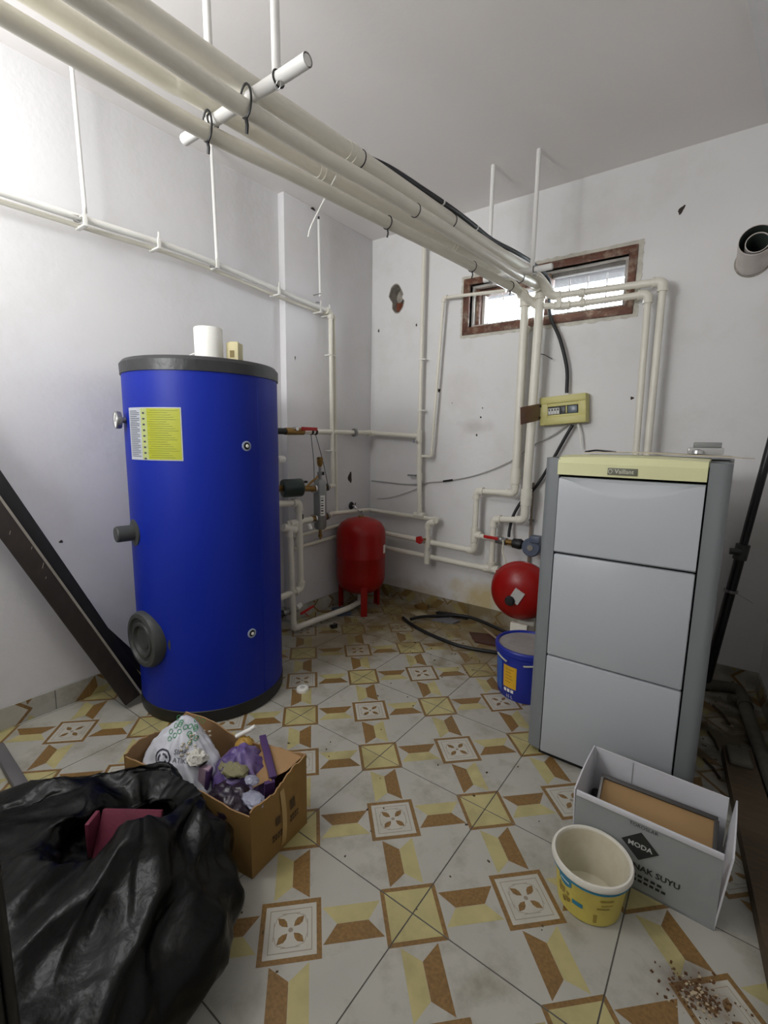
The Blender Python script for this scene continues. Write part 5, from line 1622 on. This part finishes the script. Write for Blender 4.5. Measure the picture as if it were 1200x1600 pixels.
def blob(name, c, rad, seed, amp, freq, m_, mats=None, peak=None, origin=None, flat=0.0, n=40, rings=26, ridged=True, pleat=0.0):
    c = Vector(c)
    mb = MB()
    vs = []
    for i in range(rings + 1):
        ph = PI * i / rings
        for j in range(n):
            th2 = 2 * PI * j / n
            d_ = V(math.sin(ph) * math.cos(th2), math.sin(ph) * math.sin(th2), math.cos(ph))
            r = 1.0
            nz = noise.noise(d_ * freq + V(seed, seed * 1.7, 0))
            if ridged:
                nz = 1 - abs(nz) * 2.6
            n2 = noise.noise(d_ * freq * 2.3 + V(seed * 3, 0, seed))
            r += amp * nz + amp * 0.4 * (1 - abs(n2) * 2.4)
            vv = noise.voronoi(d_ * 2.4 + V(seed, 1, 2))[0]
            r += amp * 1.6 * (vv[0] - 0.4)
            p = V(d_.x * rad[0] * r, d_.y * rad[1] * r, d_.z * rad[2] * r)
            if pleat:
                k9 = pleat * math.sin(ph) * (0.35 + 0.65 * (0.5 + 0.5 * d_.z))
                wv = math.sin(11 * th2 + 2.0 * math.sin(2 * th2 + seed)) + 0.5 * math.sin(23 * th2 + 4 * d_.z)
                p.x *= 1 + k9 * wv
                p.y *= 1 + k9 * wv
            if peak and d_.z > 0:
                p += Vector(peak) * max(0, d_.z) ** 3
                k_ = 1 - 0.45 * max(0, d_.z) ** 2
                p.x = p.x * k_ + Vector(peak).x * 0
            if p.z < -flat:
                p.z = -flat
            vs.append(c + p)
    fs = []
    for i in range(rings):
        for j in range(n):
            a, b_ = i * n + j, i * n + (j + 1) % n
            fs.append((a, a + n, b_ + n, b_))
    mb.add(vs, fs)
    return mb
pb_m = mat('thin_plastic_white', (206, 208, 216), 0.35, var=0.05, scale=12, bump=0.25, bscale=25, spec=0.6)
bag = thing('carrier_bag', (-0.80, -0.13, 0.01), 'white plastic carrier bag with recycling print standing in the cardboard box', 'plastic bag')
mb = blob('b', (-0.815, -0.165, 0.145), (0.158, 0.098, 0.125), 2.0, 0.05, 2.2, pb_m, peak=(0.005, 0.015, 0.045), flat=0.125, n=110, rings=54, pleat=0.05)
bago = mb.build('film', pb_m, bag, ang=60)
bvh = BVHTree.FromPolygons([v.copy() for v in mb.v], mb.f)
cpos = Vector((0.564, -0.92, 1.243))
cen = Vector((-0.80, -0.165, 0.20))
vdir = V(0.62, -0.55, 0.35).normalized()
e1 = V(0, 0, 1).cross(vdir).normalized()
e2 = vdir.cross(e1)
def on_bag(cx3, cy3, rot=0.0):
    def fn(x, y):
        xx, yy = x * math.cos(rot) - y * math.sin(rot), x * math.sin(rot) + y * math.cos(rot)
        o = cen + e1 * (cx3 + xx) + e2 * (cy3 + yy) + vdir * 0.5
        hit = bvh.ray_cast(o, -vdir)
        if hit[0] is None:
            return cen + e1 * (cx3 + xx) + e2 * (cy3 + yy)
        return hit[0] + vdir * 0.0025
    return fn
def ring_poly(mb, fn, r0, r1, n=24, a0=0, a1=2 * PI):
    for k in range(n):
        t0, t1 = a0 + (a1 - a0) * k / n, a0 + (a1 - a0) * (k + 1) / n
        mb.add([fn(r0 * math.cos(t0), r0 * math.sin(t0)), fn(r1 * math.cos(t0), r1 * math.sin(t0)), fn(r1 * math.cos(t1), r1 * math.sin(t1)), fn(r0 * math.cos(t1), r0 * math.sin(t1))], [(0, 1, 2, 3)])
mb = MB()
f1 = on_bag(-0.052, 0.012, -0.15)
ring_poly(mb, f1, 0.022, 0.027)
for k in range(3):
    a = k * 2 * PI / 3
    ring_poly(mb, f1, 0.010, 0.016, 5, a + 0.2, a + 1.7)
add_text(mb, 'SIFIR', 0.020, lambda x, y: on_bag(0.005, 0.027, -0.1)(x, y))
add_text(mb, 'ATIK', 0.020, lambda x, y: on_bag(0.003, 0.004, -0.1)(x, y))
mb.build('bag_print', mat('bag_ink', (46, 48, 62), 0.5), bago, smooth=False)
mb = MB()
for (x_, y_) in [(-0.03, 0.075), (0.0, 0.095), (0.03, 0.085), (0.035, 0.06), (-0.015, 0.11), (0.045, 0.10)]:
    f1 = on_bag(x_, y_)
    for k in range(3):
        ring_poly(mb, on_bag(x_ + 0.011 * math.cos(k * 2.1), y_ + 0.011 * math.sin(k * 2.1)), 0.0052, 0.0072, 10)
mb.build('green_print', mat('bag_green', (52, 140, 84), 0.5), bago, smooth=False)
# polystyrene crumbs on the bag
foam_m = mat('foam_crumb', (224, 222, 212), 0.9, var=0.05, bump=0.5, bscale=200)
fo_c = on_bag(0.058, 0.005)(0, 0)
fm_ = blob('f', fo_c + V(0.005, -0.005, 0.0), (0.028, 0.024, 0.026), 5, 0.25, 5.0, foam_m, n=20, rings=14).build('foam_lump', foam_m, origin=fo_c)
tag(fm_, 'crumbling white foam lump lying on the carrier bag', 'foam')
fm_['group'] = 'foam on the carrier bag'
rn = random.Random(4)
mb = MB()
for k in range(26):
    p = on_bag(0.045 + rn.uniform(-0.04, 0.04), 0.045 + rn.uniform(-0.03, 0.03))(0, 0)
    mb.box(p + vdir * 0.001, (rn.uniform(0.003, 0.008), rn.uniform(0.003, 0.007), 0.004), rz(rn.uniform(0, 90)))
fc = mb.build('foam_crumbs', mat('crumb_mix', (190, 180, 160), 0.9, var=0.3, scale=80), origin=fo_c)
fc['label'] = 'tiny foam crumbs sprinkled over the carrier bag'
fc['category'] = 'crumbs'
fc['kind'] = 'stuff'
# purple bag, dark wraps and panel
pu_m = mat('purple_film', (92, 74, 128), 0.3, var=0.2, scale=14, bump=0.3, bscale=30, dirt=(150, 136, 150), dscale=9, damt=0.6)
pbo = blob('p', (-0.605, -0.085, 0.13), (0.11, 0.085, 0.10), 9.0, 0.10, 2.6, pu_m, flat=0.115, n=56, rings=34, peak=(-0.02, 0.01, 0.02)).build('purple_bag', pu_m, origin=(-0.6, -0.08, 0.02), ang=60)
tag(pbo, 'crumpled purple plastic bag in the middle of the cardboard box', 'plastic bag')
dk_w = mat('dark_wrapper', (46, 34, 48), 0.3, var=0.25, scale=10, bump=0.3, bscale=30)
dw = blob('d', (-0.545, -0.165, 0.14), (0.085, 0.055, 0.065), 13.0, 0.12, 2.6, dk_w, flat=0.1, n=48, rings=28).build('dark_wrapper', dk_w, origin=(-0.54, -0.16, 0.05), ang=60)
tag(dw, 'dark plum wrapper crumpled at the front of the cardboard box', 'wrapper')
ol_m = mat('olive_rag', (132, 128, 96), 0.8, var=0.15, bump=0.4, bscale=50)
ol = blob('o', (-0.60, -0.115, 0.215), (0.05, 0.035, 0.02), 17.0, 0.15, 3.0, ol_m, n=30, rings=18).build('olive_rag', ol_m, origin=(-0.6, -0.11, 0.21), ang=60)
tag(ol, 'small olive cloth scrap on the purple bag', 'rag')
cl_m = mat('clear_wrap', (150, 152, 170), 0.2, var=0.2, scale=20, bump=0.4, bscale=40)
for k, (p_, r_, lb) in enumerate([((-0.455, -0.155, 0.205), (0.036, 0.024, 0.014), 'glossy clear wrap at the front right edge of the cardboard box'), ((-0.505, -0.120, 0.222), (0.022, 0.016, 0.009), 'smaller clear wrap scrap behind the glossy one in the cardboard box')]):
    o = blob('c', p_, r_, 21 + k, 0.15, 3.0, cl_m, n=28, rings=18).build('clear_wrap', cl_m, origin=p_, ang=60)
    tag(o, lb, 'plastic wrap', 'clear wraps in the cardboard box')
pp_m = mat('purple_card', (74, 48, 96), 0.6, var=0.1)
pc = thing('purple_folder', (-0.53, -0.06, 0.02), 'dark purple card folder leaning inside the cardboard box', 'folder')
a_, b_ = Vector((-0.625, 0.018, 0.245)), Vector((-0.462, -0.075, 0.225))
dd = (b_ - a_).normalized()
Rp = Matrix((dd, V(0, 0, 1).cross(dd).normalized(), dd.cross(V(0, 0, 1).cross(dd).normalized()))).transposed()
MB().box((a_ + b_) / 2, ((b_ - a_).length, 0.022, 0.008), Rp, bev=0.001).build('top_edge', pp_m, pc)
MB().box((a_ + b_) / 2 - V(0.003, 0.008, 0.085), ((b_ - a_).length * 0.98, 0.005, 0.165), Rp).build('face', ki_m, pc)
MB().box(b_ - V(0.004, 0.012, 0.05), (0.012, 0.03, 0.09), Rp).build('end_edge', pp_m, pc)
pk = MB().box((-0.668, -0.175, 0.19), (0.034, 0.022, 0.075), rz(25) @ ry(8), bev=0.003)
pko = pk.build('pink_packet', mat('pink_packet', (178, 152, 168), 0.5, var=0.08), origin=(-0.668, -0.175, 0.16))
tag(pko, 'small pale pink packet between the carrier bag and the purple bag', 'packet')
MB().box((-0.655, -0.170, 0.188), (0.012, 0.024, 0.068), rz(25) @ ry(8), bev=0.002).build('purple_side', pp_m, pko)
tag(MB().tube([(-0.705, -0.03, 0.235), (-0.665, 0.0, 0.262), (-0.655, 0.012, 0.272)], 0.007, 10).build('white_stick', pprw_m, origin=(-0.68, -0.01, 0.24)), 'white plastic stick poking out behind the carrier bag', 'stick')
am = blob('a', (-0.672, -0.02, 0.205), (0.03, 0.03, 0.03), 31, 0.12, 2.5, yel_m, n=24, rings=14)
amo = am.build('amber_wrapper', mat('amber_wrap', (178, 140, 60), 0.5, var=0.15), origin=(-0.672, -0.02, 0.19))
tag(amo, 'amber wrapper at the back of the cardboard box', 'wrapper')

# ------------------------------------------------------------------ black rubbish bag
gb_m = mat('black_bag_film', (4, 5, 4), 0.32, var=0.2, scale=10, spec=0.2, bump=0.55, bscale=16)
GC = Vector((-0.60, -0.655, 0))
OC = Vector((-0.015, 0.205, 0))
keys = [(0.0, 0.0, 0.0), (0.28, 0.0, 0.0), (0.375, 0.03, 0.0), (0.415, 0.11, 0.0), (0.405, 0.18, 0.05), (0.350, 0.230, 0.18), (0.255, 0.262, 0.55), (0.145, 0.278, 0.95), (0.122, 0.264, 1.0), (0.12, 0.23, 1.0), (0.12, 0.17, 1.0), (0.0, 0.15, 1.0)]
NT, NS = 220, 130
def key_at(s_):
    x = s_ * (len(keys) - 1)
    i = min(int(x), len(keys) - 2)
    t = x - i
    P0, P1, P2, P3 = keys[max(i - 1, 0)], keys[i], keys[i + 1], keys[min(i + 2, len(keys) - 1)]
    out = []
    for a in range(3):
        p0, p1, p2, p3 = P0[a], P1[a], P2[a], P3[a]
        out.append(0.5 * (2 * p1 + (p2 - p0) * t + (2 * p0 - 5 * p1 + 4 * p2 - p3) * t * t + (3 * p1 - p0 - 3 * p2 + p3) * t ** 3))
    return out
vs = []
for i in range(NS + 1):
    s_ = i / NS
    r, z_, oc = key_at(s_)
    r = max(r, 0.0)
    for j in range(NT):
        t = 2 * PI * j / NT
        d_ = V(math.cos(t), math.sin(t), 0)
        env = min(1.0, max(0.0, (s_ - 0.12) / 0.2)) * (1.0 if s_ < 0.72 else max(0.0, 1 - (s_ - 0.72) * 4))
        q = V(math.cos(t) * 1.5, math.sin(t) * 1.5, s_ * 2.2)
        f_ = 0.0
        a1 = noise.noise(q * 1.6 + V(3.1, 0, 0))
        a2 = noise.noise(q * 3.3 + V(0, 7.7, 0))
        a3 = noise.noise(V(math.cos(t) * 5, math.sin(t) * 5, s_ * 1.6) + V(9, 2, 4))
        vq = GC + d_ * r + V(0, 0, z_)
        v1 = noise.voronoi(vq * 4.6 + V(1.3, 4.2, 2.2))[0]
        v2 = noise.voronoi(vq * 10.5 + V(7.3, 0.2, 5.2))[0]
        f_ += 0.030 * (0.35 - abs(a1)) + 0.012 * (0.25 - abs(a3)) + 0.085 * (v1[0] - 0.45) + 0.042 * (v2[0] - 0.45) + 0.014 * (noise.voronoi(vq * 22 + V(2, 9, 4))[0][0] - 0.45)
        rr = r + f_ * env
        zz = z_ + env * ((0.055 * (v1[0] - 0.45) + 0.02 * (v2[0] - 0.45)) * min(1, max(0, (s_ - 0.3) * 5)) + 0.03 * a1 * min(1, max(0, (s_ - 0.35) * 5)))
        if 0.5 < s_ < 0.85:
            zz += 0.040 * max(0.0, math.cos(t + 0.35)) * math.sin(PI * (s_ - 0.5) / 0.35) ** 2
            zz -= 0.045 * max(0.0, -math.cos(t - 0.25)) * math.sin(PI * (s_ - 0.5) / 0.35)
            zz -= 0.045 * max(0.0, math.cos(t - 1.7)) * math.sin(PI * (s_ - 0.5) / 0.35)
            zz += 0.022 * math.sin(2 * t + 0.6) * math.sin(PI * (s_ - 0.5) / 0.35) + 0.02 * noise.noise(V(t * 1.7, 1, 1))
        p = GC + OC * oc + d_ * rr
        vs.append(V(p.x, p.y, max(0.001 if s_ < 0.2 else 0.001, zz)))
fs = []
for i in range(NS):
    for j in range(NT):
        a, b_ = i * NT + j, i * NT + (j + 1) % NT
        fs.append((a, b_, b_ + NT, a + NT))
gbo = MB().add(vs, fs).build('rubbish_bag', gb_m, origin=GC, ang=180)
tag(gbo, 'large black plastic rubbish bag, open at the top, in the left foreground', 'rubbish bag')
pkm = mat('magenta_fabric', (108, 36, 58), 0.7, var=0.12, scale=12, bump=0.2, bscale=60)
mg = thing('magenta_folder', (-0.62, -0.44, 0.15), 'magenta folder showing in the mouth of the black rubbish bag', 'folder')
MB().box((-0.620, -0.430, 0.200), (0.16, 0.012, 0.12), rz(36) @ rx(-32), bev=0.003).build('cover', pkm, mg)
MB().box((-0.690, -0.485, 0.205), (0.012, 0.05, 0.10), rz(36), bev=0.003).build('side', pkm, mg)

# ------------------------------------------------------------------ small things on the floor
hs_ = [(-1.19, 1.70, 0.012), (-1.10, 1.645, 0.012), (-0.963, 1.592, 0.012), (-0.82, 1.555, 0.012), (-0.652, 1.538, 0.012), (-0.456, 1.59, 0.012), (-0.30, 1.68, 0.012), (-0.29, 1.80, 0.012), (-0.42, 1.87, 0.014), (-0.60, 1.92, 0.022), (-0.76, 1.955, 0.03), (-0.88, 1.95, 0.028), (-0.99, 1.87, 0.022), (-1.07, 1.76, 0.03), (-1.10, 1.66, 0.036)]
tag(MB().tube(smooth_path(hs_, 8), 0.011, 12).build('black_hose', blk_m, origin=(-0.8, 1.7, 0)), 'black hose looping on the dirty floor in front of the back wall', 'hose')
gp_ = mat('grey_scrap', (110, 108, 112), 0.6, var=0.2, scale=20)
def scrap(name, pts, h, m_, label, cat, group=None, z=0.0):
    n_ = len(pts)
    mb = MB().add([(x, y, z + 0.001) for x, y in pts] + [(x, y, z + h * (0.6 + 0.4 * ((k * 37) % 5) / 4)) for k, (x, y) in enumerate(pts)],
                  [tuple(range(n_ - 1, -1, -1)), tuple(range(n_, 2 * n_))] + [(k, (k + 1) % n_, (k + 1) % n_ + n_, k + n_) for k in range(n_)])
    o = mb.build(name, m_, origin=(pts[0][0], pts[0][1], z), smooth=False)
    return tag(o, label, cat, group)
scrap('plastic_scrap', [(-1.06, 1.93), (-0.84, 1.97), (-0.83, 1.99), (-1.05, 1.955)], 0.03, blk_m, 'dark plastic strip lying against the back wall skirting', 'scrap')
scrap('plastic_scrap', [(-1.02, 1.80), (-0.87, 1.83), (-0.85, 1.90), (-0.99, 1.92)], 0.016, gp_, 'grey plastic scrap inside the hose loop', 'scrap')
scrap('maroon_card', [(-0.72, 1.78), (-0.62, 1.66), (-0.44, 1.70), (-0.52, 1.86)], 0.012, mat('maroon_card', (70, 30, 28), 0.45, var=0.2), 'dark maroon card on the floor behind the blue paint bucket', 'card')
scrap('wood_stick', [(-0.66, 1.87), (-0.655, 1.862), (-0.47, 1.72), (-0.475, 1.73)], 0.02, mat('pale_stick', (170, 150, 120), 0.7), 'pale thin stick across the maroon card', 'stick', z=0.013)
scrap('wood_stick', [(-0.48, 1.33), (-0.48, 1.324), (-0.335, 1.395), (-0.335, 1.402)], 0.006, MATS['pale_stick'], 'pale thin stick on the tiles left of the blue paint bucket', 'stick')
scrap('leaf', [(-1.26, 1.955), (-1.21, 1.93), (-1.15, 1.96), (-1.17, 2.01), (-1.22, 2.0)], 0.035, mat('dry_leaf', (122, 92, 40), 0.8, var=0.2), 'curled brown leaf by the back wall skirting', 'leaf')
scrap('paper_scrap', [(-1.22, 1.83), (-1.12, 1.80), (-1.08, 1.86), (-1.18, 1.90)], 0.01, mat('dirty_paper', (170, 158, 130), 0.8, var=0.12), 'dirty pale paper scrap left of the hose loop', 'paper')
scrap('dustpan_scrap', [(-1.70, 1.52), (-1.58, 1.45), (-1.52, 1.53), (-1.64, 1.60)], 0.035, mat('blue_grey_scrap', (84, 96, 108), 0.6, var=0.1), 'blue-grey plastic scrap under the standing red vessel', 'scrap')
scrap('black_scrap', [(-1.49, 1.275), (-1.455, 1.265), (-1.445, 1.30), (-1.475, 1.315)], 0.03, blk_m, 'small black plug on the floor in front of the standing red vessel', 'plug')
scrap('dark_chip', [(-1.275, -0.075), (-1.225, -0.02), (-1.215, -0.035), (-1.262, -0.09)], 0.012, gp_, 'grey chip on the tiles beside the cardboard box', 'chip')
rn = random.Random(11)
wc = Vector((-1.05, 0.606, 0))
wcap = thing('bottle_top', wc, 'round white plastic bottle top on the tiles right of the blue tank', 'bottle top')
MB().lathe([(0.0, 0.018), (0.026, 0.018), (0.030, 0.014), (0.031, 0.0)], wc, seg=28).build('shell', pprw_m, wcap)
MB().lathe([(0.0, 0.0215), (0.010, 0.021), (0.012, 0.018)], wc, seg=20).build('boss', mat('cap_boss_grey', (196, 194, 186), 0.5), wcap)  # raised boss in a slightly greyer white than the shell
tag(MB().tube([(-1.03, -0.155, 0.016), (-1.0, -0.175, 0.016), (-0.985, -0.21, 0.016)], 0.014, 12).build('white_pipe_offcut', pprw_m, origin=(-1.0, -0.18, 0)), 'white pipe offcut on the tiles left of the cardboard box', 'pipe offcut')
# rubble crumbs lower right
mb = MB()
for k in range(260):
    a, r = rn.uniform(0, 2 * PI), abs(rn.gauss(0, 0.035))
    x, y = 0.625 + r * math.cos(a) * 1.3, 0.235 + r * math.sin(a) * 1.0
    s_ = rn.uniform(0.0015, 0.0055)
    mb.box((x, y, s_ * 0.2), (s_ * rn.uniform(.7, 1.6), s_, s_ * 0.6), rz(rn.uniform(0, 180)), mi=0 if rn.random() < 0.75 else 1)
ru = mb.build('rubble_crumbs', [mat('rust_crumb', (96, 66, 38), 0.9, var=0.3, scale=90), mat('plaster_crumb', (186, 170, 140), 0.9)], origin=(0.62, 0.24, 0), smooth=False)
ru['label'] = 'small heap of rusty crumbs and plaster dust on the tiles lower right'
ru['category'] = 'debris'
ru['kind'] = 'stuff'
mb = MB()
for k in range(330):
    x, y = rn.uniform(-1.6, -0.2), rn.uniform(1.25, 2.0)
    if rn.random() < 0.22:
        x, y = rn.uniform(0.57, 0.75), rn.uniform(0.9, 1.95)
    if rn.random() < 0.10:
        x, y = rn.uniform(-0.9, 0.45), rn.uniform(-0.4, 1.2)
    s_ = rn.uniform(0.002, 0.005)
    mb.box((x, y, s_ * 0.3), (s_ * rn.uniform(.7, 2.2), s_, s_ * 0.6), rz(rn.uniform(0, 180)))
gt = mb.build('floor_grit', mat('grit', (92, 78, 56), 0.9, var=0.4, scale=90), origin=(-0.6, 1.5, 0), smooth=False)
gt['label'] = 'scattered brown grit and dust over the floor tiles'
gt['category'] = 'debris'
gt['kind'] = 'stuff'
tw_m = mat('twig', (58, 46, 30), 0.85, var=0.2)
for k, (a_, b_, lb) in enumerate([((0.60, 1.72), (0.665, 1.58), 'dark twig on the dirty floor right of the boiler, farthest from the camera'), ((0.585, 1.22), (0.64, 1.13), 'dark twig on the dirty floor right of the boiler, nearest the plank end'), ((0.59, 1.45), (0.63, 1.33), 'dark twig on the dirty floor right of the boiler, middle one')]):
    tag(MB().tube([(*a_, 0.005), ((a_[0] + b_[0]) / 2 + 0.006, (a_[1] + b_[1]) / 2, 0.007), (*b_, 0.004)], 0.0045, 6).build('twig', tw_m, origin=(*a_, 0)), lb, 'twig', 'twigs right of the boiler')
# grey metal leg and dark foot at the left edge
gl_ = thing('metal_stand', (-1.5, -0.47, 0), 'grey metal stand leg lying on the tiles at the left edge of the picture', 'stand')
sg_m = mat('stand_grey', (108, 106, 108), 0.45, 0.3, var=0.08)
MB().box((-1.475, -0.465, 0.02), (0.36, 0.04, 0.03), rz(-3), bev=0.005).build('leg', sg_m, gl_)
MB().lathe([(0.0, 0.0), (0.03, 0.0), (0.03, 0.03), (0.0, 0.034)], (-1.45, -0.54, 0.0), seg=20).build('foot', blk_m, gl_)
MB().tube([(-1.62, -0.50, 0.02), (-1.45, -0.54, 0.02)], 0.01, 10).build('brace', sg_m, gl_)

# black panel standing just inside the left edge of the frame
bp_m = mat('black_panel', (14, 15, 14), 0.5, var=0.2, scale=6)
bpn = thing('upright_black_board', (-0.30, -1.1, 0), 'black upright board at the far left edge, in front of the rubbish bag', 'board')
p0_, p1_ = Vector((-0.232, -0.780, 0)), Vector((-0.50, -1.42, 0))
d_ = (p1_ - p0_).normalized()
M3 = Matrix((d_, Vector((-d_.y, d_.x, 0)), Vector((0, 0, 1)))).transposed()
MB().box((p0_ + p1_) / 2 + V(0, 0, 0.42), ((p1_ - p0_).length, 0.025, 0.84), M3, bev=0.003).build('sheet', bp_m, bpn)
MB().tube([p0_ + V(0.004, 0.006, 0.0), p0_ + V(0.004, 0.006, 0.84)], 0.008, 10).build('edge_trim', bp_m, bpn)
